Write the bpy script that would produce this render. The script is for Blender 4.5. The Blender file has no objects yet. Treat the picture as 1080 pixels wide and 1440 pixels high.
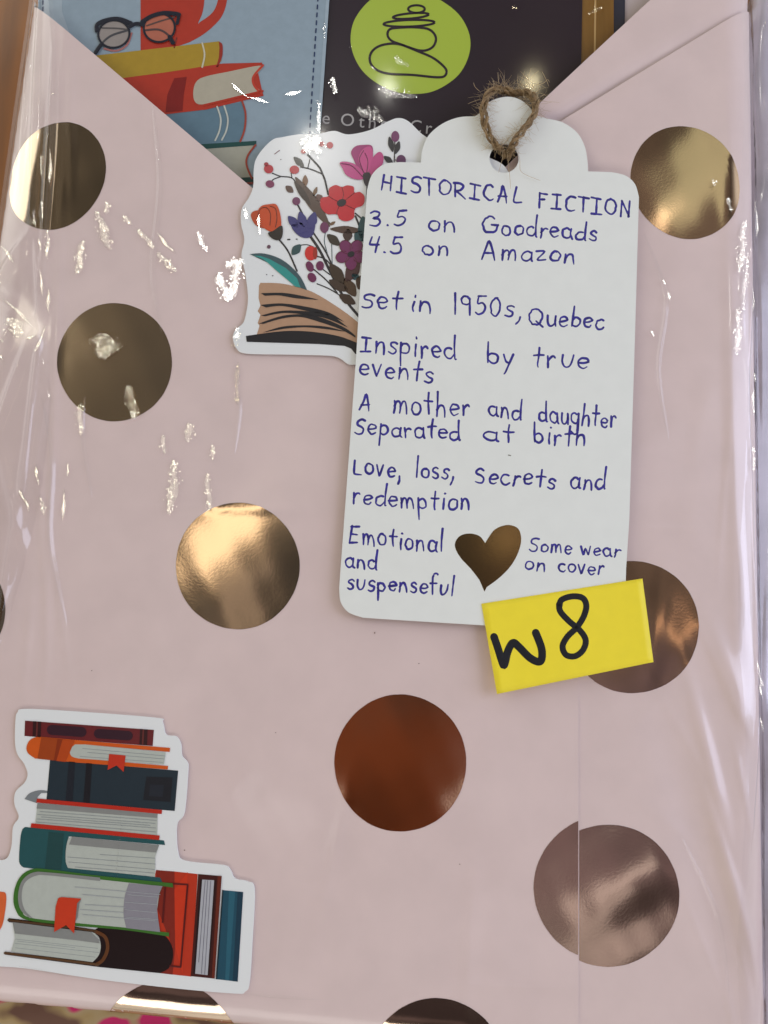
import bpy, bmesh, math, random
from mathutils import Vector, Matrix
from mathutils.geometry import tessellate_polygon
random.seed(7)
R = math.radians
sc = bpy.context.scene
COL = sc.collection

# ------------------------------------------------------------------ camera
ZF = 0.030                     # height of the front of the wrapped book above the table
FPX, TILT, DIST = 1081.0, R(9.5), 0.1715
CAM = Vector((0, -DIST*math.sin(TILT), ZF + DIST*math.cos(TILT)))
cam = bpy.data.objects.new('camera', bpy.data.cameras.new('camera'))
COL.objects.link(cam); sc.camera = cam
cam.location = CAM; cam.rotation_euler = (TILT, 0, 0)
cam.data.sensor_fit = 'VERTICAL'; cam.data.sensor_height = 36; cam.data.lens = FPX/1440*36
cam.data.clip_start = 0.005; cam.data.clip_end = 50
ROT = Matrix.Rotation(TILT, 3, 'X')
def P(px, py, z=ZF):           # where the line of sight of a photo pixel meets the height z
    d = ROT @ Vector(((px-540)/FPX, -(py-720)/FPX, -1))
    return CAM + d*((z-CAM.z)/d.z)
PX = 0.165/1040                # metres per photo pixel on the book

# ------------------------------------------------------------------ world and lamps
w = bpy.data.worlds.new('World'); sc.world = w; w.use_nodes = True
nt = w.node_tree; nt.nodes.clear()
out = nt.nodes.new('ShaderNodeOutputWorld'); bg = nt.nodes.new('ShaderNodeBackground')
tc = nt.nodes.new('ShaderNodeTexCoord'); sep = nt.nodes.new('ShaderNodeSeparateXYZ'); no = nt.nodes.new('ShaderNodeTexNoise')
nt.links.new(tc.outputs['Generated'], sep.inputs[0]); nt.links.new(tc.outputs['Generated'], no.inputs['Vector'])
no.inputs['Scale'].default_value = 5.5; no.inputs['Detail'].default_value = 3
def mrange(sock, a, b):
    m = nt.nodes.new('ShaderNodeMapRange'); m.interpolation_type = 'SMOOTHSTEP'; m.inputs[1].default_value = a; m.inputs[2].default_value = b
    nt.links.new(sock, m.inputs[0]); return m.outputs[0]
def mixc(fac, a, b, mode='MIX'):
    m = nt.nodes.new('ShaderNodeMix'); m.data_type = 'RGBA'; m.blend_type = mode
    if isinstance(fac, float): m.inputs[0].default_value = fac
    else: nt.links.new(fac, m.inputs[0])
    for i, c in ((6, a), (7, b)):
        if isinstance(c, tuple): m.inputs[i].default_value = c+(1,)
        else: nt.links.new(c, m.inputs[i])
    return m.outputs[2]
# the shop: dark overhead where the photographer leans in (warm dark clothing on the near side), paler walls lower down
xl_ = mrange(sep.outputs["X"], -0.18, -0.38)
yl_ = mrange(sep.outputs['Y'], -0.24, -0.36)
yy = mrange(sep.outputs['Y'], -0.12, 0.05)
over = mixc(mrange(sep.outputs['X'], 0.08, 0.20), mixc(yy, (0.085, 0.024, 0.010), mixc(xl_, (0.042, 0.040, 0.038), (0.070, 0.064, 0.052))), mixc(yy, (0.10, 0.074, 0.092), (0.070, 0.053, 0.046)))
over = mixc(yl_, over, (0.060, 0.045, 0.050))
over = mixc(1.0, over, mixc(mrange(no.outputs['Fac'], 0.36, 0.64), (0.5, 0.5, 0.5), (1.6, 1.55, 1.5)), 'MULTIPLY')
walls = mixc(mrange(no.outputs['Fac'], 0.3, 0.7), (0.36, 0.36, 0.35), (0.66, 0.64, 0.62))
nt.links.new(mixc(mrange(sep.outputs['Z'], 0.72, 0.46), over, walls), bg.inputs['Color'])
nt.links.new(bg.outputs['Background'], out.inputs['Surface'])
bg.inputs['Strength'].default_value = 1.0

def mirror_dir(px, py):        # direction in which a flat, level surface at that pixel mirrors the room
    d = (P(px, py) - CAM).normalized()
    return Vector((d.x, d.y, -d.z))
def area(name, loc, size, col, rad, aim=(0, 0, ZF), disk=False, sy=None):
    L = bpy.data.lights.new(name, 'AREA'); o = bpy.data.objects.new(name, L); COL.objects.link(o)
    L.shape = 'DISK' if disk else 'RECTANGLE'; L.size = size
    if not disk: L.size_y = sy or size
    A = math.pi*size*size/4 if disk else size*(sy or size)
    L.color = col; L.energy = rad*A*math.pi
    o.location = loc
    o.rotation_euler = (Vector(aim)-Vector(loc)).to_track_quat('-Z', 'Y').to_euler()
    return o
area('soft_panel', (-2.6, 2.0, 1.5), 2.6, (1.0, 0.99, 0.91), 1.25)
area('shop_window', (0.95, 0.12, 0.52), 0.6, (0.68, 0.74, 1.0), 3.7, sy=0.8)
area('soft_panel', (-0.12, -0.85, 0.60), 1.3, (1.0, 0.96, 0.91), 1.75, sy=0.32)  # added fill panel close on the near side, brightening the lower paper
LAMPS = []
def spot_lamp(px, py, dist, size, col, rad):
    loc = P(px, py) + mirror_dir(px, py)*dist
    area('ceiling_spot', loc, size, col, rad, disk=True); LAMPS.append(Vector(loc))
WARM, WHITE = (1.0, 0.86, 0.52), (1.0, 0.96, 0.88)
spot_lamp(14, 452, 1.9, 0.045, (1.0, 0.92, 0.70), 62)
spot_lamp(440, 203, 1.9, 0.06, WHITE, 95)
spot_lamp(748, 114, 1.9, 0.035, WARM, 62)
spot_lamp(545, 122, 2.0, 0.035, WHITE, 50)
spot_lamp(600, 470, 1.8, 0.032, WARM, 62)
spot_lamp(1130, 420, 1.8, 0.05, WHITE, 60)
# added unseen panels, placed for their reflections in the foil and glossy paper
def mirror_panel(px, py, sx, sy, col, rad, rot=0, d=1.5):
    k = (d+DIST)/FPX
    o = area('reflection_panel', P(px, py)+mirror_dir(px, py)*d, sx*k, col, rad, aim=P(px, py), sy=sy*k)
    return o
mirror_panel(334, 728, 200, 56, (1.0, 0.80, 0.56), 1.5)
mirror_panel(334, 880, 170, 44, (1.0, 0.82, 0.66), 0.26)
mirror_panel(712, 756, 34, 40, (1.0, 0.80, 0.50), 0.45)
mirror_panel(985, 235, 100, 150, (0.88, 0.90, 0.60), 0.40)
mirror_panel(905, 315, 40, 60, (1.0, 0.80, 0.55), 1.2)
mirror_panel(880, 1240, 130, 40, (0.98, 0.90, 0.96), 0.40)
mirror_panel(865, 1335, 110, 30, (0.98, 0.90, 0.96), 0.3)
mirror_panel(938, 885, 14, 120, (1.0, 0.60, 0.36), 0.9)
mirror_panel(378, 1140, 80, 46, (1.0, 0.98, 0.95), 2.0)
mirror_panel(230, 955, 160, 60, (1.0, 0.97, 0.9), 0.7)
mirror_panel(430, 620, 90, 170, (0.92, 1.0, 0.86), 0.45)
mirror_panel(1010, 600, 70, 300, (0.80, 0.82, 1.0), 0.8)
mirror_panel(690, 1110, 40, 60, (1.0, 0.95, 0.95), 0.7)
mirror_panel(740, 1330, 60, 110, (0.95, 0.9, 1.0), 0.6)

sc.render.engine = 'CYCLES'
sc.cycles.use_denoising = True
sc.cycles.max_bounces = 8; sc.cycles.transparent_max_bounces = 16
sc.cycles.sample_clamp_indirect = 4
sc.view_settings.view_transform = 'Standard'; sc.view_settings.look = 'None'
sc.view_settings.exposure = 0.33; sc.view_settings.gamma = 1

# ------------------------------------------------------------------ materials
def lin(c):
    c = c/255
    return c/12.92 if c <= 0.04045 else ((c+0.055)/1.055)**2.4
def col(rgb, k=1.4):
    return tuple(min(0.86, lin(c)*k) for c in rgb) + (1,)
MATS = {}
def mat(name, rgb, rough=0.4, metal=0.0, coat=0.0, coat_rough=0.1, noise=0.0, nscale=300, bump=0.0, bscale=2500, bdetail=3, raw=None, spec=0.5, stretch=None):
    key = (name, rgb)
    if key in MATS: return MATS[key]
    m = bpy.data.materials.new(name); m.use_nodes = True
    t = m.node_tree; b = t.nodes['Principled BSDF']
    c = raw if raw else col(rgb)
    b.inputs['Base Color'].default_value = c
    b.inputs['Roughness'].default_value = rough; b.inputs['Metallic'].default_value = metal
    b.inputs['Coat Weight'].default_value = coat; b.inputs['Coat Roughness'].default_value = coat_rough
    b.inputs['Specular IOR Level'].default_value = spec
    if noise or bump:
        tc = t.nodes.new('ShaderNodeTexCoord'); src = tc.outputs['Object']
        if stretch:
            mp = t.nodes.new('ShaderNodeMapping'); mp.inputs['Scale'].default_value = stretch
            t.links.new(src, mp.inputs['Vector']); src = mp.outputs['Vector']
    if noise:
        n = t.nodes.new('ShaderNodeTexNoise'); n.inputs['Scale'].default_value = nscale; n.inputs['Detail'].default_value = 5
        t.links.new(src, n.inputs['Vector'])
        mx = t.nodes.new('ShaderNodeMix'); mx.data_type = 'RGBA'; mx.blend_type = 'MULTIPLY'
        r = t.nodes.new('ShaderNodeValToRGB')
        r.color_ramp.elements[0].position = 0.3; r.color_ramp.elements[1].position = 0.7
        r.color_ramp.elements[0].color = (1-noise, 1-noise, 1-noise, 1); r.color_ramp.elements[1].color = (1, 1, 1, 1)
        t.links.new(n.outputs['Fac'], r.inputs['Fac'])
        mx.inputs[0].default_value = 1; mx.inputs[6].default_value = c
        t.links.new(r.outputs['Color'], mx.inputs[7]); t.links.new(mx.outputs[2], b.inputs['Base Color'])
    if bump:
        n = t.nodes.new('ShaderNodeTexNoise'); n.inputs['Scale'].default_value = bscale; n.inputs['Detail'].default_value = bdetail
        t.links.new(src, n.inputs['Vector'])
        bp = t.nodes.new('ShaderNodeBump'); bp.inputs['Strength'].default_value = 1; bp.inputs['Distance'].default_value = bump
        t.links.new(n.outputs['Fac'], bp.inputs['Height'])
        t.links.new(bp.outputs['Normal'], b.inputs['Normal'])
        if coat and metal == 0: pass
    MATS[key] = m
    return m
def ink(rgb):                                          # printed colour on a laminated sticker
    return mat('print_ink', rgb, raw=col(rgb, 1.2), rough=0.33, coat=0.35, coat_rough=0.16, noise=0.06, nscale=900)
def cardink(rgb):
    return mat('card_ink', rgb, raw=col(rgb, 1.05), rough=0.38, spec=0.3, coat=0.3, coat_rough=0.08, noise=0.08, nscale=500, bump=0.000004, bscale=900)
M_PINK = mat('pink_wrapping_paper', (195, 177, 172), rough=0.34, coat=0.45, coat_rough=0.10, noise=0.06, nscale=110, bump=0.000007, bscale=900, bdetail=6)
M_PINKR = M_PINK
M_WHITE_EDGE = mat('cut_paper_edge', (225, 218, 214), rough=0.7)
M_FOIL = mat('rose_gold_foil', (0, 0, 0), rough=0.095, metal=1.0, raw=(0.82, 0.64, 0.47, 1), bump=0.0000035, bscale=1900, bdetail=3)
M_STK = mat('white_sticker_vinyl', (196, 202, 198), raw=(.83, .86, .84, 1), rough=0.3, coat=0.4, coat_rough=0.16, bump=0.000003, bscale=1200)
M_TAG = mat('white_tag_card', (190, 194, 182), raw=(.84, .87, .81, 1), rough=0.55, noise=0.03, nscale=250, bump=0.000008, bscale=1800)
M_INKPEN = mat('blue_ballpoint_ink', (52, 46, 140), rough=0.45, noise=0.6, nscale=1100)
M_YEL = mat('yellow_note_paper', (240, 208, 38), raw=(.98, .81, .03, 1), rough=0.6, noise=0.04, nscale=300, bump=0.000006, bscale=2000)
M_MARK = mat('black_marker_ink', (24, 26, 30), rough=0.4, noise=0.3, nscale=700)
M_TWINE = mat('jute_fibre', (146, 120, 84), rough=0.8, noise=0.6, nscale=900)
M_FUZZ = mat('pale_jute_fuzz', (160, 140, 108), rough=0.8)
M_CARDWHITE = mat('white_card_stock', (190, 196, 198), rough=0.4, coat=0.4)

def film_material(name, fac, rough, bump, bscale):
    m = bpy.data.materials.new(name); m.use_nodes = True; t = m.node_tree; t.nodes.clear()
    o = t.nodes.new('ShaderNodeOutputMaterial'); mix = t.nodes.new('ShaderNodeMixShader')
    tr = t.nodes.new('ShaderNodeBsdfTransparent'); gl = t.nodes.new('ShaderNodeBsdfGlossy')
    tr.inputs['Color'].default_value = (1, 1, 1, 1)
    gl.inputs['Roughness'].default_value = rough
    tc = t.nodes.new('ShaderNodeTexCoord'); n = t.nodes.new('ShaderNodeTexNoise'); n.inputs['Scale'].default_value = bscale
    n.inputs['Detail'].default_value = 2
    bp = t.nodes.new('ShaderNodeBump'); bp.inputs['Distance'].default_value = bump
    lw = t.nodes.new('ShaderNodeLayerWeight'); pw = t.nodes.new('ShaderNodeMath'); pw.operation = 'POWER'; pw.inputs[1].default_value = 4.0; ml = t.nodes.new('ShaderNodeMath'); ml.operation = 'MULTIPLY'; ml.inputs[1].default_value = 0.8
    ad = t.nodes.new('ShaderNodeMath'); ad.operation = 'ADD'; ad.inputs[1].default_value = fac; ad.use_clamp = True
    t.links.new(tc.outputs['Object'], n.inputs['Vector']); t.links.new(n.outputs['Fac'], bp.inputs['Height'])
    t.links.new(bp.outputs['Normal'], gl.inputs['Normal'])
    t.links.new(lw.outputs['Facing'], pw.inputs[0]); t.links.new(pw.outputs[0], ml.inputs[0]); t.links.new(ml.outputs[0], ad.inputs[0]); t.links.new(ad.outputs[0], mix.inputs['Fac'])
    t.links.new(tr.outputs[0], mix.inputs[1]); t.links.new(gl.outputs[0], mix.inputs[2]); t.links.new(mix.outputs[0], o.inputs['Surface'])
    return m
M_FILM = film_material('clear_cellophane', 0.05, 0.10, 0.00001, 700)
M_GLINT = film_material('crinkled_cellophane', 0.30, 0.13, 0.000010, 3800)
M_GLINT_SOFT = film_material('smooth_cellophane', 0.17, 0.17, 0.000012, 2400)

# ------------------------------------------------------------------ object helpers
def thing(name, label, cat, loc, group=None):
    o = bpy.data.objects.new(name, None); COL.objects.link(o); o.location = loc
    o.empty_display_size = 0.01
    o['label'] = label; o['category'] = cat
    if group: o['group'] = group
    return o
def link_mesh(name, verts, faces, mats, midx, parent=None, smooth=False, label=None):
    me = bpy.data.meshes.new(name)
    off = Vector(parent.location) if parent and parent.parent is None else Vector((0, 0, 0))
    if parent and parent.parent is not None: off = Vector(parent.parent.location)
    me.from_pydata([tuple(Vector(v)-off) for v in verts], [], faces)
    for m in mats: me.materials.append(m)
    me.polygons.foreach_set('material_index', midx)
    if smooth: me.polygons.foreach_set('use_smooth', [True]*len(me.polygons))
    me.update()
    o = bpy.data.objects.new(name, me); COL.objects.link(o)
    if parent: o.parent = parent
    if label: o['label'] = label
    return o
class MB:
    def __init__(s): s.v = []; s.f = []; s.mi = []; s.m = []
    def mid(s, m):
        if m not in s.m: s.m.append(m)
        return s.m.index(m)
    def poly(s, pts, m, z, holes=()):                   # flat printed shape, photo pixels, at height z
        loops = [[Vector((x, -y, 0)) for x, y in pts]] + [[Vector((x, -y, 0)) for x, y in h] for h in holes]
        flat = [p for L in loops for p in L]
        b = len(s.v); s.v += [P(p.x, -p.y, z) for p in flat]; k = s.mid(m)
        for t in tessellate_polygon(loops):
            a = [flat[i] for i in t]
            if (a[1]-a[0]).cross(a[2]-a[0]).z < 0: t = t[::-1]
            s.f.append([b+i for i in t]); s.mi.append(k)
    def slab(s, pts, m, z0, z1, holes=(), side=None):
        s.poly(pts, m, z1, holes)
        k = s.mid(side or m)
        for L in [pts]+list(holes):
            b = len(s.v); n = len(L)
            s.v += [P(x, y, z1) for x, y in L]
            s.v += [Vector((P(x, y, z1).x, P(x, y, z1).y, z0)) for x, y in L]
            for i in range(n):
                j = (i+1) % n; s.f.append((b+i, b+j, b+n+j, b+n+i)); s.mi.append(k)
    def stroke(s, pts, wd, m, z, h=0.00001, wfun=None, closed=False):   # pen line with rounded ends and a slightly raised middle
        if closed: pts = list(pts)+[pts[0]]
        pp = resample(pts, max(0.8, wd*0.35))
        k = s.mid(m); n = len(pp)
        ds = []
        for i in range(n):
            a = pp[max(0, i-1)]; c = pp[min(n-1, i+1)]
            dx, dy = c[0]-a[0], c[1]-a[1]; l = math.hypot(dx, dy) or 1; ds.append((dx/l, dy/l))
        if not closed:                                   # round ends
            r = wd/2*(wfun(0) if wfun else 1)
            pre = [((pp[0][0]-ds[0][0]*r*q, pp[0][1]-ds[0][1]*r*q), ds[0], math.sqrt(max(0, 1-q*q))) for q in (0.98, 0.8, 0.45)]
            post = [((pp[-1][0]+ds[-1][0]*r*q, pp[-1][1]+ds[-1][1]*r*q), ds[-1], math.sqrt(max(0, 1-q*q))) for q in (0.45, 0.8, 0.98)]
        else: pre = []; post = []
        rows = pre + [(pp[i], ds[i], 1.0) for i in range(n)] + post
        N = len(rows); b = len(s.v)
        for i, (p, d, f) in enumerate(rows):
            q = i/(N-1); ww = wd/2*f*(wfun(q) if wfun else 1)
            nx, ny = -d[1]*ww, d[0]*ww
            s.v += [P(p[0]+nx, p[1]+ny, z-h*0.3), P(p[0]+nx*.5, p[1]+ny*.5, z+h*(.5+.3*f)), P(p[0]-nx*.5, p[1]-ny*.5, z+h*(.5+.3*f)), P(p[0]-nx, p[1]-ny, z-h*0.3)]
        for i in range(N-1):
            for j in range(3):
                a = b+i*4+j; s.f.append((a, a+4, a+5, a+1)); s.mi.append(k)
    def build(s, name, parent=None, smooth=False, label=None):
        return link_mesh(name, s.v, s.f, s.m, s.mi, parent, smooth, label)
def resample(pts, step):
    if len(pts) < 2: pts = [pts[0], (pts[0][0]+.3, pts[0][1]+.3)]
    o = [pts[0]]; acc = 0
    for a, b in zip(pts, pts[1:]):
        l = math.hypot(b[0]-a[0], b[1]-a[1]); n = max(1, int(round(l/step)))
        for i in range(1, n+1): o.append((a[0]+(b[0]-a[0])*i/n, a[1]+(b[1]-a[1])*i/n))
    return o
def cat(pts, closed=True, n=6):                          # smooth curve through points
    N = len(pts); o = []
    rng = range(N) if closed else range(N-1)
    g = (lambda i: pts[i % N]) if closed else (lambda i: pts[min(max(i, 0), N-1)])
    for i in rng:
        p0, p1, p2, p3 = g(i-1), g(i), g(i+1), g(i+2)
        for k in range(n):
            t = k/n
            o.append(tuple(0.5*((2*p1[c])+(-p0[c]+p2[c])*t+(2*p0[c]-5*p1[c]+4*p2[c]-p3[c])*t*t+(-p0[c]+3*p1[c]-3*p2[c]+p3[c])*t**3) for c in (0, 1)))
    if not closed: o.append(tuple(pts[-1]))
    return o
def ell(cx, cy, rx, ry, a=0, n=40):
    a = R(a); return [(cx+rx*math.cos(t)*math.cos(a)-ry*math.sin(t)*math.sin(a), cy+rx*math.cos(t)*math.sin(a)+ry*math.sin(t)*math.cos(a)) for t in [2*math.pi*i/n for i in range(n)]]
def tr(s, ox, oy): return lambda pts: [(ox+x/s, oy+y/s) for x, y in pts]

# ------------------------------------------------------------------ shape of the wrapped book's front (in photo pixels)
def xl(py): return 40 - 0.145*py
def xr(py): return 1064 + 0.016*py
def yb(px): return 1416 + 0.095*px
def g(px, py, cx, cy, sx, sy, a, rot=0):
    dx, dy = px-cx, py-cy
    if rot: c, s_ = math.cos(R(rot)), math.sin(R(rot)); dx, dy = dx*c+dy*s_, -dx*s_+dy*c
    return a*math.exp(-(dx/sx)**2-(dy/sy)**2)
def edge(d, wd, H):
    if d >= wd: return 0
    q = min(1, max(0, 1-d/wd)); return H*(1-math.sqrt(max(0, 1-q*q)))
FINE = [(1010, 940, 4, 60, .00012, -24), (1042, 1010, 3.5, 45, .00014, -28), (1048, 1120, 4, 70, .0002, -12), (1020, 1180, 4, 80, -.00012, -18), (990, 1330, 4, 70, .0001, -22), (1045, 1350, 5, 60, .00018, -10),
        (1018, 700, 4, 90, .00012, 4), (1044, 820, 4, 80, .00016, -3), (970, 1050, 5, 90, .0001, -30), (930, 1150, 9, 60, .0001, -50), (905, 1010, 5, 60, .00006, 40), (1030, 1440, 5, 60, .00015, -8), (1030, 240, 4, 70, .00008, -4),
        (60, 760, 5, 130, .00014, -3), (86, 860, 4, 90, .00010, -8), (40, 900, 6, 70, .00012, 5), (90, 60, 4, 60, .0001, 2), (250, 1030, 5, 60, .00006, 20), (330, 1110, 14, 46, .00010, 35), (470, 1200, 8, 120, .00008, 12), (660, 1330, 10, 130, .0001, 3), (120, 945, 70, 5, .00008, -4), (700, 1385, 120, 5, .00010, 2),
        (280, 715, 170, 4, .00006, 1), (950, 745, 60, 4, .00005, 2)]
def hz(px, py):
    z = ZF - edge(px-xl(py), 50, .0034) - edge(xr(py)-px, 46, .0045) - edge(yb(px)-py, 44, .0028)
    z += .000016*math.sin(px*.052+py*.021)*math.sin(py*.043-px*.011+1)+.000014*math.sin(px*.031-py*.067+2)*math.sin(px*.083+py*.012)
    z += g(px, py, 900, 1230, 60, 40, .00013, -25) - g(px, py, 900, 1300, 70, 34, .00008, -25)
    z += g(px, py, 925, 880, 14, 90, .00012, 8)
    z += g(px, py, 150, 500, 90, 90, .00012) + g(px, py, 960, 300, 70, 90, .0003, 30)
    z += g(px, py, 600, 1250, 200, 260, .0004) + g(px, py, 250, 980, 160, 60, .00012, -20)
    z += g(px, py, 1000, 1080, 10, 110, .0006, -14) + g(px, py, 1035, 1260, 9, 130, .0008, -16) + g(px, py, 1030, 960, 14, 70, .0007, -20) - g(px, py, 985, 1200, 26, 200, .0005, -15)
    z += g(px, py, 985, 640, 18, 150, .00012, 6) + g(px, py, 1030, 620, 9, 260, .00028, -1.5) + g(px, py, 75, 640, 5, 330, .00016, 2) + g(px, py, 100, 130, 5, 120, .00012, 0)
    z += g(px, py, 905, 115, 50, 16, .0002, -33)
    for c in FINE: 
        if abs(px-c[0]) < 3*max(c[2], c[3]) and abs(py-c[1]) < 3*max(c[2], c[3]): z += g(px, py, *c)
    return z
def drape(px, py, dz=0):
    v = P(px, py); v.z = hz(px, py)+dz; return v

# ------------------------------------------------------------------ the wrapped book
book = thing('wrapped_book', 'book wrapped in pale pink paper with rose gold foil dots, open in a notch', 'wrapped book', (0, 0, 0))
NOTCH = [(42, 0), (42, -200), (1100, -200), (913, 0), (762, 141), (736, 172), (730, 216), (526, 410), (355, 265), (48, 5)]
CREASE = [(1051, 10), (930, 86), (795, 166), (740, 196)]
def inpoly(p, pl):
    c = False; n = len(pl)
    for i in range(n):
        a, b = pl[i], pl[i-1]
        if (a[1] > p[1]) != (b[1] > p[1]) and p[0] < (b[0]-a[0])*(p[1]-a[1])/(b[1]-a[1])+a[0]: c = not c
    return c
def above_crease(x, y): return y < 10+(1051-x)*0.6095
def sheet(name, xs, ys, keep, cuts, zfun, m, label=None, edge_m=None):
    bm = bmesh.new()
    V = [[bm.verts.new((x, y, 0)) for x in xs] for y in ys]
    for j in range(len(ys)-1):
        for i in range(len(xs)-1): bm.faces.new((V[j][i], V[j][i+1], V[j+1][i+1], V[j+1][i]))
    for (a, b) in cuts:
        d = Vector((b[0]-a[0], b[1]-a[1], 0)); nrm = Vector((d.y, -d.x, 0)).normalized()
        bmesh.ops.bisect_plane(bm, geom=bm.verts[:]+bm.edges[:]+bm.faces[:], plane_co=(a[0], a[1], 0), plane_no=nrm, dist=0.01)
    kill = [f for f in bm.faces if not keep(*f.calc_center_median()[:2])]
    bmesh.ops.delete(bm, geom=kill, context='FACES')
    # a thin turned-down rim gives the sheet its thickness
    be = [e for e in bm.edges if e.is_boundary]
    r = bmesh.ops.extrude_edge_only(bm, edges=be)
    low = {v for v in r['geom'] if isinstance(v, bmesh.types.BMVert)}
    bm.verts.index_update()
    vs = []; lowset = {v.index for v in low}
    for v in bm.verts:
        x, y = v.co.x, v.co.y
        if x < xl(y)+1 or x > xr(y)-1 or y > yb(x)-1:
            p = P(max(xl(y), min(x, xr(y))), min(y, yb(x))); z = zfun(x, y)
            p.z = z if v.index not in lowset else 0.001
        else:
            p = P(x, y); p.z = zfun(x, y) - (0.00022 if v.index in lowset else 0)
        vs.append(p)
    fs = []; mi = []
    for f in bm.faces:
        idx = [v.index for v in f.verts]
        rim = any(i in lowset for i in idx)
        if not rim:
            c = Vector((0, 0, 0)); a, b_, c_ = vs[idx[0]], vs[idx[1]], vs[idx[2]]
            if (b_-a).cross(c_-a).z < 0: idx = idx[::-1]
        fs.append(idx); 
        cx, cy = f.calc_center_median()[:2]
        mi.append(1 if rim and edge_m and not (cx < xl(cy)+2 or cx > xr(cy)-2) else 0)
    bm.free()
    o = link_mesh(name, vs, fs, [m, edge_m or m], mi, book, smooth=True, label=label)
    me = o.data
    me.set_sharp_from_angle(angle=R(50))
    return o
def frange(a, b, s): 
    n = max(1, int(round((b-a)/s))); return [a+(b-a)*i/n for i in range(n+1)]
# left panel: columns follow the slanted left edge
def warp_left(o): pass
cuts = [(NOTCH[i-1], NOTCH[i]) for i in range(4, len(NOTCH))]
# build grids in px space wide enough, then keep what lies inside the outline
def outline_cuts(): return [((xl(-100), -100), (xl(1600), 1600))]
ys = frange(-60, 1560, 5)
left = sheet('wrapping_panel', frange(-200, 110, 4)+frange(110, 813, 5)[1:], ys,
      lambda x, y: not inpoly((x, y), NOTCH) and x > xl(y) and y < yb(x) and x < 813.5 and not (y < 430 and x > 600),
      cuts+[((xl(-100), -100), (xl(1600), 1600)), ((-200, yb(-200)), (1100, yb(1100)))], lambda x, y: hz(x, y)+.0002, M_PINK, edge_m=M_WHITE_EDGE)
right = sheet('wrapping_panel', frange(500, 960, 5)+frange(960, 1100, 3.5)[1:], ys,
      lambda x, y: not inpoly((x, y), NOTCH) and not above_crease(x, y) and x < xr(y) and y < yb(x) and (x > 780 or (y < 432 and x > 598)),
      cuts+[((1051, 10), (795, 166)), ((xr(-100), -100), (xr(1600), 1600)), ((-200, yb(-200)), (1100, yb(1100)))],
      lambda x, y: hz(x, y)-.0001, M_PINK)
def flapz(x, y):
    d = (10+(1051-x)*0.6095-y)*0.854           # distance above the crease
    t = max(0, min(1, (1060-x)/300))
    return hz(x, y)-.0005-.0011*math.exp(-(d/13)**2)*(0.35+.65*t)+0.00018*math.exp(-((d-60)/30)**2)
flap = sheet('folded_flap', frange(500, 1000, 6)+frange(1000, 1100, 4)[1:], frange(-60, 300, 6),
      lambda x, y: not inpoly((x, y), NOTCH) and (10+(1051-x)*0.6095-y) > -6 and x < xr(y) and x > 730,
      cuts+[((xr(-100), -100), (xr(1600), 1600)), ((1051, 16), (795, 172))], flapz, M_PINK)
mb = MB(); mb.slab([(70, -70), (1040, -70), (1040, 500), (70, 500)], mat('back_paper', (176, 164, 160), rough=.5), .0245, .0255)
mb.build('back_panel', book)
mb = MB(); mb.slab([(75, -60), (1020, -60), (1035, 1380), (-40, 1350)], mat('page_block', (200, 190, 170), rough=.8), .002, .0238)
mb.build('book_block', book)

def disc(name, cx, cy, rx, ry, a=0, dz=.00025, lo=None, hi=None, parent=book, label=None, m=M_FOIL):
    bm = bmesh.new(); rings, seg = 16, 84
    ca, sa = math.cos(R(a)), math.sin(R(a))
    def pt(u, th):
        j = 1+.003*math.sin(th*5+cx)+.0012*math.sin(th*23+cy)
        x, y = rx*u*math.cos(th)*j, ry*u*math.sin(th)*j
        return bm.verts.new((cx+x*ca-y*sa, cy+x*sa+y*ca, 0))
    c0 = pt(0, 0); rg = [[pt(r/rings, 2*math.pi*k/seg) for k in range(seg)] for r in range(1, rings+1)]
    for k in range(seg):
        bm.faces.new((c0, rg[0][(k+1) % seg], rg[0][k]))
        for r in range(rings-1): bm.faces.new((rg[r][k], rg[r][(k+1) % seg], rg[r+1][(k+1) % seg], rg[r+1][k]))
    cutl = [((xl(-100)+1.5, -100), (xl(1600)+1.5, 1600), 1), ((-200, yb(-200)-1.5), (1100, yb(1100)-1.5), 1)]
    if lo is not None: cutl.append(((lo, 0), (lo, 1000), 1))
    if hi is not None: cutl.append(((hi, 1000), (hi, 0), 1))
    for p0, p1, _ in cutl:
        d = Vector((p1[0]-p0[0], p1[1]-p0[1], 0)); nrm = Vector((d.y, -d.x, 0)).normalized()
        bmesh.ops.bisect_plane(bm, geom=bm.verts[:]+bm.edges[:]+bm.faces[:], plane_co=(p0[0], p0[1], 0), plane_no=nrm, dist=0.001, clear_inner=True)
    bm.verts.index_update()
    vs = [drape(v.co.x, v.co.y, dz) for v in bm.verts]; fs = []
    for f in bm.faces:
        idx = [v.index for v in f.verts]; n = Vector((0, 0, 0))
        for q in range(len(idx)): n += vs[idx[q]].cross(vs[idx[(q+1) % len(idx)]])
        fs.append(idx[::-1] if n.z < 0 else idx)
    bm.free()
    return link_mesh(name, vs, fs, [m], [0]*len(fs), parent, smooth=True, label=label)
disc('foil_dot', 79.5, 248.5, 66, 79, 32)
disc('foil_dot', 162, 510, 80.5, 83)
disc('foil_dot', 334.5, 796, 87, 89)
disc('foil_dot', 563, 1072.5, 92.5, 96)
disc('foil_dot', 964, 257, 75, 82, -35, dz=-.00006)
disc('foil_dot', 890, 882, 93, 93, dz=-.00006, lo=815)
disc('foil_dot', 852, 1248, 102, 102, hi=812.5, label='left sliver of a split dot, cut off at the paper seam')
disc('foil_dot', 855, 1259.5, 100.5, 100, dz=-.00006, lo=814.5, label='right part of a split dot, beyond the paper seam')
disc('foil_dot', -80, 857, 88, 90)
disc('foil_dot', 235, 1474, 96, 96)
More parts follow.
